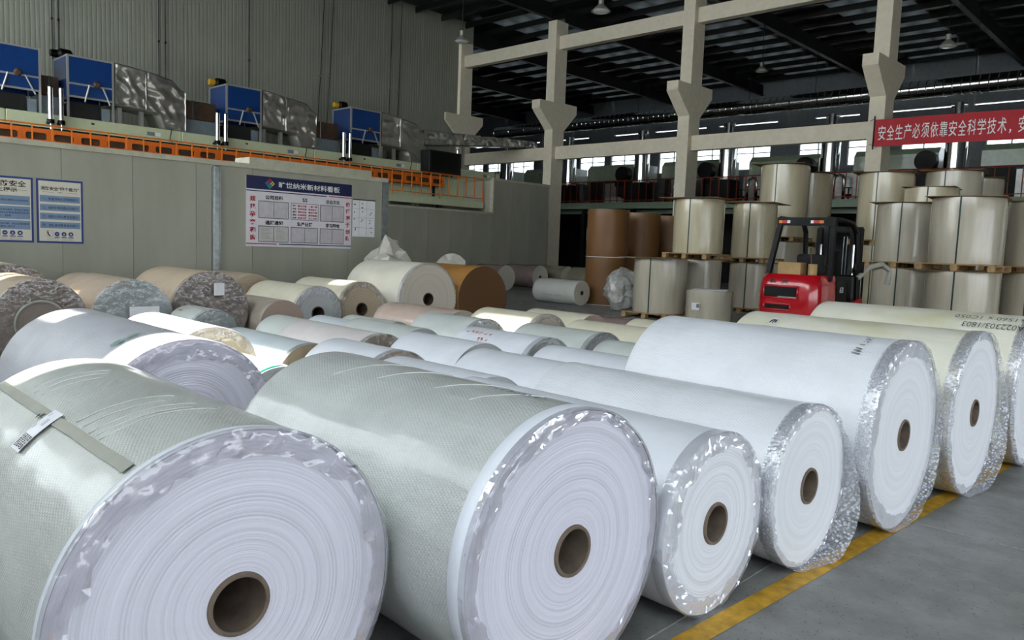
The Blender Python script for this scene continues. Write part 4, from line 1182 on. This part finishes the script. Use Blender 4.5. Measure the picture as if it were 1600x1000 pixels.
def board(label, x, y, z, s, rz=0.0, mat='hardboard', tilt=(0, 0)):
    t = thing('cover_board', label, 'board', (x, y, z), rz, 'cover boards on the stacks'); n = 6; h = s/2
    mb = MB()
    for zz in (0.004, .014):
        for i in range(n+1):
            for j in range(n+1):
                u, v = -h + s*i/n, -h + s*j/n
                mb.v.append((u, v, zz))
    q = n+1
    for i in range(n):
        for j in range(n):
            a = i*q+j; mb.face((a, a+1, a+q+1, a+q)); b = a+q*q; mb.face((b, b+q, b+q+1, b+1))
    rim = [i for i in range(q)] + [i*q+n for i in range(1, q)] + [n*q+j for j in range(n-1, -1, -1)] + [i*q for i in range(n-1, 0, -1)]
    for k in range(len(rim)):
        a, b = rim[k], rim[(k+1) % len(rim)]; mb.face((b, a, a+q*q, b+q*q))
    mb.build('sheet', MT[mat], t); return t

def stack(x, y, R, z_low, z_top, nm, ps=1.2, wl_='stack', wu='stack', rz=0.0, low=True, off=24, bs=None):
    """lower roll on a pallet, a second pallet, the upper roll and its cover board"""
    pallet('wooden pallet on the floor under the %s' % nm, x, y, 0, rz, ps)
    upright('lower wrapped roll of the %s' % nm, x, y, .129, R, z_low-.129, wl_, off=off)
    if z_top:
        pallet('wooden pallet between the two rolls of the %s' % nm, x, y, z_low+.02, rz, ps)
        board('board under the middle pallet of the %s' % nm, x, y, z_low+.002, ps*.98, rz)
        upright('upper wrapped roll of the %s' % nm, x, y, z_low+.149, R, z_top-z_low-.149, wu, off=off)
        board('brown board on top of the %s' % nm, x, y, z_top+.004, bs or 2*R*1.08, rz+.12)
    else:
        board('brown board on top of the %s' % nm, x, y, z_low+.004, bs or 2*R*1.08, rz+.08)

stack(-9.68, 15.08, .60, 1.34, None, 'front single roll stack by the clear plastic bag', bs=1.42)
stack(-9.64, 16.57, .60, 1.34, 2.76, 'strapped stack behind the front single roll', wu='stack2', bs=1.45)
stack(-9.47, 19.10, .56, 1.28, 2.82, 'strapped stack left of the forklift', wu='stack2', off=15, bs=1.4)
stack(-9.91, 21.70, .68, 1.90, 4.07, 'tall stack behind the forklift', ps=1.3, wu='stack2')
stack(-9.72, 23.09, .62, 1.80, 3.95, 'tall stack half hidden behind the forklift', ps=1.2, wl_='stack2', wu='stack2')
stack(-6.97, 21.24, .66, 1.85, 3.69, 'tall stack between forklift mast and banner', ps=1.3, wl_='stack2', wu='stack2')
stack(-5.60, 22.00, .65, 1.85, 3.75, 'tallest stack below the red banner', ps=1.3)
stack(-5.50, 24.10, .58, 1.85, 3.75, 'narrow tall stack behind the tallest one', ps=1.15)
stack(-5.69, 20.55, .60, 1.60, 3.24, 'stack with a wide cover board sticking out', ps=1.2, wu='stack2', off=10, bs=1.15)
stack(-5.61, 18.56, .61, 1.32, 2.74, 'strapped stack right of the forklift mast', ps=1.25, off=12)
stack(-3.87, 16.33, .62, 1.33, 2.68, 'widest strapped stack near the right edge', ps=1.3, off=16, bs=1.29)
stack(-4.10, 19.30, .58, 1.33, 2.70, 'stack squeezed behind the widest strapped stack', ps=1.2)
stack(-2.90, 17.68, .60, 1.33, 2.68, 'stack cut by the right picture edge', ps=1.2, bs=1.12)
t = upright('short wrapped roll with a small label before the strapped stacks', -8.32, 14.95, 0, .50, .71, 'stack', strap=False, seg=10)
board('white board on the short wrapped roll', -8.32, 14.95, .712, .72, .4, 'white')
d = Vector((8.32, -14.95, 0)).normalized(); l = Vector((-.723, -.689, 0)); v = (d*.75 + l*.65).normalized()
o = MB().box(.495, .502, -.10, .10, .30, .45).build('label', MT['label'], t); o.rotation_euler = (0, 0, math.atan2(v.y, v.x))
o2 = MB().box(.5025, .504, .02, .09, .35, .43).build('printed_mark', MT['print_grey'], o)

for k, (x, y, nm) in enumerate(((-12.73, 17.12, 'front brown kraft stack'), (-12.85, 18.85, 'second brown kraft stack'), (-13.0, 20.5, 'third brown kraft stack'))):
    board('pale board under the %s' % nm, x, y, 0.0, 1.1, .3, 'white')
    upright('lower brown kraft roll of the %s' % nm, x, y, .016, .565, 1.27, 'kraft', False, group='brown kraft rolls by the open floor', wr=.001)
    t = thing('separator_disc', 'thin white disc between the rolls of the %s' % nm, 'board', (x, y, 1.287), 0, 'white discs in the kraft stacks')
    MB().lathe([(0, .001), (0, .574), (.016, .574), (.016, .001)], 48, 'z').build('disc', MT['white'], t, auto=40)
    u = upright('upper brown kraft roll of the %s' % nm, x, y, 1.305, .565, 1.265, 'kraft', False, group='brown kraft rolls by the open floor', wr=.001)
    if k == 0:
        a = math.atan2(-.62, -.78) - .10
        o = MB().box(.563, .568, -.06, .06, .42, .75).build('label', MT['label'], u); o.rotation_euler = (0, 0, a)
        q = MB().box(.5685, .570, -.06, .06, .42, .48).build('label_foot', plain('yellow label edge', '#d9c43a', .5), o)
        q = MB().box(.5685, .570, -.05, .05, .52, .60).build('label_print', MT['print_grey'], o)

def crumple(name, label, cat, x, y, rx, ry, h, mat, seed, group=None, sub=3):
    bm = bmesh.new(); bmesh.ops.create_icosphere(bm, subdivisions=sub, radius=1.0)
    rnd = random.Random(seed)
    for v in bm.verts:
        p = v.co.copy(); f = 1 + .28*noise.noise(p*2.2+Vector((seed, 0, 0))) + .16*noise.noise(p*5+Vector((0, seed, 0))) + rnd.uniform(-.05, .05)
        v.co = Vector((p.x*f*rx, p.y*f*ry, max(-.97, p.z*f)*h/2 + h/2))
        if v.co.z < .02: v.co.z = .003
    mb = MB(); mb.from_bm(bm); bm.free()
    o = mb.build(name, mat, None, auto=25, loc=(x, y, 0)); return tag(o, label, cat, group)
MT['clear_bag'] = film_mat('clear crumpled bag', '#cfcfc9', 0.65, 0.12)
MT['white_film'] = plain('crumpled white film', '#c9c4b8', 0.35, var=0.12, coat=0.3)
crumple('plastic_bag', 'clear crumpled plastic bag beside the brown kraft stack', 'plastic bag', -11.15, 15.66, .42, .42, 1.05, MT['clear_bag'], 3)
crumple('film_heap', 'heap of crumpled white film behind the huge ivory roll', 'plastic film', -12.35, 9.45, .48, .50, 1.48, MT['white_film'], 5)
crumple('film_heap', 'low crumpled white film behind the brown kraft roll', 'plastic film', -12.0, 10.75, .40, .42, 1.28, MT['white_film'], 8)
# boards leaning in the dark behind the kraft stacks
for k, (x, y, a) in enumerate(((-17.6, 24.9, .14), (-16.6, 25.0, .10))):
    o = MB().box(-.05, .05, 0, .03, 0, 2.4).build('leaning_plank', MT['wood'], None, loc=(x, y, 0)); o.rotation_euler = (0, a, 0)
    tag(o, ('long wooden plank leaning in the dark beside the second column', 'thin wooden plank leaning in the dark nearest the kraft stacks')[k], 'plank')

# ---------------------------------------------------------------- forklift
MT['red_paint'] = plain('glossy red paint', '#b3101c', 0.22, var=0.06, coat=0.8)
MT['carton'] = plain('brown carton', '#a98d5e', 0.7, var=0.15)
MT['lamp_red'] = plain('red reflector', '#b32218', 0.3)
MT['lamp_amber'] = plain('amber reflector', '#d8761c', 0.3)
MT['grey_plastic'] = plain('grey cable cover', '#a9a79b', 0.5)
fk = thing('forklift', 'red forklift with black mast and overhead guard among the paper stacks', 'forklift', (-5.59, 12.5, 0))
def fprism(name, pts, axis, a, b, mat, bev=0.0):
    mb = MB().prism(pts, axis, a, b)
    o = mb.build(name, mat, fk)
    return o
# counterweight: rounded solid body; flat black plates stand for two shaded openings
def rr(w, d, r, n=6):
    """plan outline with rounded rear corners"""
    pts = []
    for k in range(n+1):
        a = PI + (PI/2)*k/n; pts.append((-w+r+r*math.cos(a), r+r*math.sin(a)))
    for k in range(n+1):
        a = 1.5*PI + (PI/2)*k/n; pts.append((w-r+r*math.cos(a), r+r*math.sin(a)))
    pts += [(w, d), (-w, d)]; return pts
cw = MB()
levels = [(.22, .46, .10), (.30, .50, .05), (.62, .53, .0), (.86, .53, .0), (1.02, .52, .01), (1.14, .50, .04), (1.20, .46, .10)]
n0 = len(rr(.5, .8, .25))
for (z, w, ins) in levels:
    for (px_, py_) in rr(w, .85, .26): cw.v.append((px_, py_+ins, z))
for k in range(len(levels)-1):
    for i in range(n0):
        j = (i+1) % n0; cw.face((k*n0+i, k*n0+j, (k+1)*n0+j, (k+1)*n0+i))
cw.face(list(range(n0))[::-1]); cw.face([(len(levels)-1)*n0+i for i in range(n0)])
cwo = cw.build('counterweight', MT['red_paint'], fk, auto=35)
def dark_plate(x0, x1, z0, z1, nm):
    m = MB(); d = -.006
    m.box(x0, x1, d, .03, z0, z1)
    o = m.build(nm, MT['black'], cwo)
    f = MB()
    f.tube((x0, -.004, z0), (x1, -.004, z0), .018, 8).tube((x0, -.004, z1), (x1, -.004, z1), .018, 8)
    f.tube((x0, -.004, z0), (x0, -.004, z1), .018, 8).tube((x1, -.004, z0), (x1, -.004, z1), .018, 8)
    f.build('recess_rim', MT['red_paint'], o, smooth=True)
dark_plate(-.36, .23, .80, 1.0, 'upper_dark_plate'); dark_plate(-.34, .12, .60, .70, 'lower_dark_plate')
MB().tube((-.1, -.008, .82), (.22, -.008, .815), .012, 8).build('tow_pin', MT['galv'], cwo)
# the two brushed characters of the maker's name
text_on('杭', lambda a, b: (a, .005+.02*((b-1.03)/.1), b), -.27, -.17, 1.045, 1.125, 'lettering', MT['print_black'], cwo, .02)
text_on('叉', lambda a, b: (a, .005+.02*((b-1.03)/.1), b), -.07, .05, 1.045, 1.125, 'lettering', MT['print_black'], cwo, .02)
MB().bevbox(-.53, .53, .80, 2.0, .35, .72, .03, 1).build('chassis', MT['dark'], fk)
MB().bevbox(-.50, .50, .85, 1.45, .72, 1.0, .04, 2).build('engine_hood', MT['dark'], fk)
MB().box(.531, .535, .85, 1.95, .55, .72).build('side_plate', MT['red_paint'], fk)
MB().prism([(1.15, .45), (2.0, .45), (2.0, .80), (1.5, .72)], 'x', .50, .56).build('front_fender', MT['red_paint'], fk)
sp = MB().box(.531, .536, .86, 1.30, .72, 1.12).build('side_cover', MT['black'], fk)
MB().box(-.536, -.531, .86, 1.30, .72, 1.12).build('side_cover', MT['black'], fk)
text_on('A30', lambda a, b: (.537, a, b), 1.0, 1.17, .90, 1.0, 'lettering', MT['print_white'], sp, .0)
MB().bevbox(-.25, .25, 1.0, 1.45, 1.0, 1.10, .04, 2).build('seat', MT['rubber'], fk)
MB().bevbox(-.24, .24, .93, 1.05, 1.06, 1.55, .05, 2).build('backrest', MT['rubber'], fk)
MB().tube((0, 1.75, .8), (0, 1.62, 1.22), .03, 8).build('steering_column', MT['dark'], fk)
sw = MB(); ring = [(.17*math.cos(2*PI*k/20), 1.6+.12*math.sin(2*PI*k/20), 1.25+.10*math.sin(2*PI*k/20)) for k in range(21)]
sw.path(ring, .014, 6).build('steering_wheel', MT['rubber'], fk)
MB().bevbox(-.45, .45, 1.85, 2.0, .7, 1.2, .03, 1).build('dashboard', MT['dark'], fk)
# overhead guard
for (xa, xb, ya, yb, za) in ((-.50, -.40, .42, .60, 1.16), (.50, .50, .62, .62, 1.1)):
    MB().tube((xa, ya, za), (xb, yb, 2.13), .055, 4).build('guard_pillar', MT['black'], fk)
for s in (-1, 1):
    MB().tube((s*.47, 2.0, .7), (s*.47, 1.85, 1.7), .045, 6).build('guard_pillar', MT['black'], fk)
    MB().path([(s*.47, 1.85, 1.7), (s*.46, 1.80, 1.95), (s*.44, 1.62, 2.12), (s*.43, 1.2, 2.15), (s*.42, .6, 2.15)], .045, 6).build('guard_side_bar', MT['black'], fk)
MB().box(-.46, .56, .55, .64, 2.03, 2.17).build('guard_rear_bar', MT['black'], fk)
for k in range(6): MB().box(-.44, .44, .80+.16*k, .84+.16*k, 2.12, 2.17).build('guard_slat', MT['black'], fk)
for (x0, x1, m) in ((-.42, -.36, 'lamp_amber'), (-.36, -.27, 'lamp_red'), (-.27, -.22, 'white'), (.14, .19, 'white'), (.19, .29, 'lamp_red'), (.29, .36, 'lamp_amber')):
    MB().box(x0, x1, .543, .55, 2.07, 2.12).build('reflector', MT[m], fk)
# mast
for s in (-1, 1):
    MB().box(s*.36-.05, s*.36+.05, 2.18, 2.32, .10, 2.05).build('mast_upright', MT['black'], fk)
    MB().box(s*.24-.04, s*.24+.04, 2.20, 2.32, .12, 2.10).build('inner_upright', MT['dark'], fk)
    MB().tube((s*.30, 2.14, .3), (s*.30, 2.14, 1.75), .03, 10).build('lift_cylinder', MT['chrome'], fk)
    for q in (-.03, .03): MB().tube((s*.12+q, 2.22, .4), (s*.12+q, 2.22, 1.9), .008, 6).build('lift_chain', MT['galv'], fk)
    MB().box(s*.28-.06, s*.28+.06, 2.46, 3.45, .06, .10).build('fork', MT['dark'], fk)
    MB().box(s*.28-.06, s*.28+.06, 2.42, 2.46, .06, .62).build('fork', MT['dark'], fk)
for z in (.25, 1.0, 1.62, 1.98): MB().box(-.40, .40, 2.24, 2.30, z, z+.10).build('cross_member', MT['black'], fk)
for z in (.30, .55): MB().box(-.5, .5, 2.36, 2.42, z, z+.09).build('carriage_bar', MT['dark'], fk)
for k in range(7): MB().box(-.42+.14*k-.012, -.42+.14*k+.012, 2.37, 2.41, .6, 1.2).build('load_rest_bar', MT['black'], fk)
MB().path([(.5, 1.9, 1.15), (.62, 2.1, 1.35), (.75, 2.35, 1.42), (.85, 2.5, 1.30), (.80, 2.55, 1.05)], .05, 8).build('hose_guard', MT['grey_plastic'], fk)
MB().box(.56, .60, 1.55, 1.9, 1.25, 1.45).build('mirror', MT['black'], fk)
for (x, y, r, w) in ((-.44, .55, .24, .09), (.44, .55, .24, .09), (-.46, 1.95, .33, .12), (.46, 1.95, .33, .12)):
    wv = MB().lathe([(-w, r*.55), (-w, r*.92), (-w*.8, r), (w*.8, r), (w, r*.92), (w, r*.55)], 28, 'x', (x, y, r)).build('tyre', MT['rubber'], fk, auto=40)
    MB().lathe([(-w*.7, .02), (-w*.7, r*.56), (w*.7, r*.56), (w*.7, .02)], 20, 'x', (x, y, r)).build('wheel_rim', MT['red_paint'], wv, auto=40)
bx = thing('carton_box', 'open brown carton standing on the red forklift', 'box', (-5.72, 13.02, 1.201))
MB().box(-.20, .20, -.10, -.09, 0, .20).build('front_side', MT['carton'], bx); MB().box(-.20, .20, .14, .15, 0, .12).build('back_side', MT['carton'], bx)
MB().box(-.20, -.19, -.09, .14, 0, .20).build('end_side', MT['carton'], bx); MB().box(.19, .20, -.09, .14, 0, .20).build('end_side', MT['carton'], bx)
MB().box(-.19, .19, -.09, .14, 0, .01).build('base', MT['carton'], bx)
cb = thing('paper_core', 'short cardboard core holding a stick on the red forklift', 'cardboard tube', (-5.36, 13.05, 1.201))
MB().lathe([(0, .062), (0, .075), (.18, .075), (.18, .062), (0, .062)], 20, 'z').build('tube', MT['carton'], cb, auto=40)
MB().tube((0.0, 0, .005), (-.08, .05, .45), .012, 8).build('stick', MT['rust'], cb)

# ---------------------------------------------------------------- second coating line in the far bay
MT['green2'] = plain('grey green machine casing', '#8d9a80', 0.3, var=0.12, coat=0.4)
MT['rail_red'] = plain('rust red rail paint', '#9a3416', 0.45, var=0.1)
MT['deck_green'] = plain('pale green deck edge', '#8fa08a', 0.45, var=0.08)
MT['tank'] = plain('brushed tank steel', '#a9a8a3', 0.3, 0.6, var=0.15)
dk = thing('machine_platform', 'long raised steel platform in the far bay', 'platform', (-18, 31, 0))
for k in range(12): MB().box(-22+3.5*k, -18.51+3.5*k, .06, 6.0, 3.72, 3.78).build('deck_plate', MT['dark'], dk)
for k in range(7): MB().box(-22+6.0*k, -16.01+6.0*k, 0, .06, 3.50, 3.80).build('edge_beam', MT['deck_green'], dk)
for k in range(14): MB().box(-22+3.0*k, -21.8+3.0*k, .3, .5, 0, 3.72).build('support_leg', MT['dark'], dk)
for k in range(7): MB().box(-22+6.0*k, -16.01+6.0*k, .9, 1.0, 3.30, 3.50).build('cross_beam', MT['deck_green'], dk)
MB().box(-22, 20, 6.0, 6.1, 0, 3.7).build('dark_void_sheet', MT['dark'], dk)  # dark sheet put in for the unlit void below the deck
g2 = thing('guard_rail', 'rust red guard rail along the platform in the far bay', 'railing', (-18, 31.03, 3.80))
for z, r in ((1.04, .024), (.10, .018)): MB().tube((-21, 0, z), (19, 0, z), r, 6).build('rail_bar', MT['rail_red'], g2)
pm = MB().box(-.016, .016, -.016, .016, .0, 1.04).mesh('rail_post', MT['rail_red'])
for k in range(96): link('rail_post', pm, g2, (-21+.42*k, 0, 0))
CH = [-37.4, -32.6, -27.78, -22.97, -18.16, -13.36, -8.56, -3.76]
nmc = ['far left', 'second from the far left', 'third from the far left', 'beside the second column', 'left of the third column', 'right of the third column', 'below the banner', 'beyond the right edge']
for k, x in enumerate(CH[:-1]):
    t = thing('exhaust_stack', 'shiny steel exhaust stack in the far bay, %s' % nmc[k], 'duct', (x, 33.5, 3.783), 0, 'shiny exhaust stacks of the far machine')
    MB().lathe([(1.25, .39), (3.0, .39), (3.2, .18), (3.8, .18)], 28, 'z').build('stack_pipe', MT['chrome'], t, auto=40)
    MB().lathe([(1.15, .42), (1.25, .42), (1.25, .38)], 28, 'z').build('collar', MT['alu'], t, auto=40)
    MB().box(-.45, .45, -.45, .45, 0, 1.16).build('plinth', MT['dark'], t)
    MB().tube((-.28, 0, 3.7), (.28, 0, 3.7), .08, 12).build('cross_pipe', MT['chrome'], t, auto=40)
    h = thing('drying_hood', 'grey green hood right of the far exhaust stack %s' % nmc[k], 'machine', (x+.7, 34.3, 3.783), 0, 'grey green hoods of the far machine')
    MB().prism([(0, 1.45), (0, 2.05), (.25, 2.3), (1.9, 2.3), (1.9, 1.45)], 'x', 0, 3.3).build('hood_shell', MT['green2'], h)
    MB().box(.1, 3.2, .2, 1.8, .0, 1.44).build('lower_casing', MT['dark'], h)
    MB().box(1.2, 2.1, .05, .19, .15, 1.3).build('service_door', MT['tank'], h)
    b = thing('blower', 'black blower left of the far exhaust stack %s' % nmc[k], 'fan', (x-.95, 33.3, 3.783), 0, 'black blowers of the far machine')
    MB().lathe([(-.2, .05), (-.2, .40), (.2, .40), (.2, .05)], 24, 'y', (0, 0, 1.62)).build('volute', MT['black'], b, auto=40)
    MB().box(-.4, .4, -.2, .2, 1.0, 1.25).build('bracket', MT['black'], b)
    MB().box(-.3, .3, -.2, .2, 0, 1.0).build('pedestal', MT['dark'], b)
    MB().tube((0, .2, 1.65), (0, .55, 1.65), .13, 14).build('motor', MT['black'], b, auto=40)
# tanks, pipes and valves behind the rail
for k, (x, w, lb_) in enumerate(((-12.9, 1.9, 'pale steel tank behind the rail left of the banner column'), (-5.9, 1.8, 'pale steel tank behind the rail below the banner'), (-16.6, 1.6, 'pale steel tank behind the strapped stack'), (-20.3, 1.3, 'pale steel tank behind the rail beside the kraft stacks'))):
    t = thing('steel_tank', lb_, 'tank', (x, 32.1, 3.783), 0, 'pale tanks behind the far rail')
    MB().bevbox(0, w, 0, .8, .05, 1.22, .03, 1).build('body', MT['tank'], t)
    for q in (0.1, w-.2): MB().box(q, q+.1, .1, .7, 0, .05).build('foot', MT['dark'], t)
    p = thing('pipe_loop', 'bent valve pipe before the ' + lb_, 'pipe', (x+.5, 31.6, 3.783), 0, 'valve pipes behind the far rail')
    MB().path([(0, 0, 0), (0, 0, .75), (.05, 0, .95), (.2, 0, 1.03), (.35, 0, 1.0), (.42, 0, .85), (.42, 0, 0)], .06, 8).build('pipe', MT['chrome' if k != 1 else 'black'], p, smooth=True)
    for (dx, z) in ((-.25, .35), (.62, .35)):
        MB().tube((dx, 0, 0), (dx, 0, .5), .035, 8).build('valve_stem', MT['black'], p)
        MB().lathe([(.5, .02), (.5, .13), (.53, .13), (.53, .02)], 14, 'z', (dx, 0, 0)).build('hand_wheel', MT['black'], p, auto=40)
        MB().box(dx-.1, dx+.1, -.09, .09, .12, .26).build('valve_body', MT['black'], p)
# small heap of rags on the platform
crumple('rag_heap', 'small heap of pale rags on the far platform', 'rags', -23.3, 31.7, .55, .25, .36, MT['white_film'], 14).location = (-23.3, 31.7, 3.781)

# ---------------------------------------------------------------- long spiral duct under the roof of the far bay
sd = thing('spiral_duct', 'long silver spiral duct hanging under the far roof', 'duct', (0, 33.0, 8.12))
seg_m = MB().lathe([(0, .33), (.02, .35), (.04, .33), (.30, .328), (.32, .342), (.34, .33), (.60, .328), (.62, .342), (.64, .33), (.90, .328), (.92, .342), (.94, .33), (1.2, .33)], 24, 'x').mesh('duct_section', MT['foil'] if False else MT['chrome'], auto=30)
for k in range(30): link('duct_section', seg_m, sd, (-33+1.2*k, 0, 0))
for k in range(12): MB().tube((-32+3*k, 0, .33), (-32+3*k, 0, 2.87), .012, 6).build('hanger', MT['dark'], sd)

# ---------------------------------------------------------------- red banner
MT['banner'] = plain('red banner cloth', '#b81220', 0.6, var=0.05)
bn = thing('banner', 'long red cloth banner with white characters tied to the column', 'banner', (-8.14, 23.40, 4.72))
mb = MB(); nx_, nz_ = 40, 4; LB = 6.2
def by(x, z): return .03*math.sin(x*1.7+.4) + .012*math.sin(x*4.1)
for i in range(nx_+1):
    for j in range(nz_+1):
        x = LB*i/nx_; z = .76*j/nz_; mb.v.append((x, by(x, z), z - .05*x/LB*math.sin(PI*x/LB)))
for i in range(nx_):
    for j in range(nz_):
        a = i*(nz_+1)+j; mb.face((a, a+nz_+1, a+nz_+2, a+1))
mb.build('cloth', MT['banner'], bn, smooth=True)
MB().tube((0, .0, -.08), (0, .0, .86), .02, 8).build('end_pole', MT['dark'], bn)
MB().tube((0, .0, .80), (-.15, .10, .75), .006, 5).build('tie_cord', MT['dark'], bn)
MB().tube((0, .0, .02), (-.15, .10, .1), .006, 5).build('tie_cord', MT['dark'], bn)
for k, ch in enumerate('安全生产必须依靠安全科学技术'):
    x0 = .12 + .2285*k
    text_on(ch, lambda a, b: (a, by(a, b)-.012, b - .05*a/LB*math.sin(PI*a/LB)), x0, x0+.195, .17, .58, 'banner_character', MT['print_white'], bn, .004)
x0 = .12+.2285*14
text_on('，', lambda a, b: (a, by(a, b)-.012, b - .02), x0+.03, x0+.08, .16, .27, 'banner_character', MT['print_white'], bn, .02)
x0 = .12+.2285*15
text_on('安', lambda a, b: (a, by(a, b)-.012, b - .02), x0, x0+.195, .17, .58, 'banner_character', MT['print_white'], bn, .004)

# ---------------------------------------------------------------- pendant lamps
MT['lamp_grey'] = plain('grey lamp shade', '#9a978c', 0.35, 0.4, var=0.1)
MT['lamp_glass'] = plain('white lamp glass', '#dcdcd6', 0.2, var=0.03)
for k, (x, y, z, lb_) in enumerate(((-12.76, 16.4, 7.62, 'bell shaped pendant lamp above the concrete beams'), (-18.35, 16.66, 7.75, 'bell shaped pendant lamp before the column at the ribbed wall'),
                                    (-14.4, 28.8, 8.6, 'small pendant lamp in the far bay left of the banner'), (-6.8, 24.85, 7.62, 'small pendant lamp in the far bay above the banner'))):
    t = thing('pendant_lamp', lb_, 'lamp', (x, y, z), 0, 'pendant lamps under the roof')
    MB().lathe([(0, .25), (.015, .255), (.06, .20), (.13, .13), (.17, .085), (.19, .07)], 24, 'z').build('shade', MT['lamp_grey'], t, smooth=True)
    MB().tube((0, 0, .18), (0, 0, .34), .07, 16).build('ballast', MT['lamp_grey'], t, auto=40)
    MB().lathe([(-.02, .001), (-.015, .16), (.01, .22), (.02, .22)], 24, 'z').build('diffuser', MT['lamp_glass'], t, smooth=True)
    MB().tube((0, 0, .34), (0, 0, 11.2-z-.01), .012, 6).build('cord', MT['dark'], t)
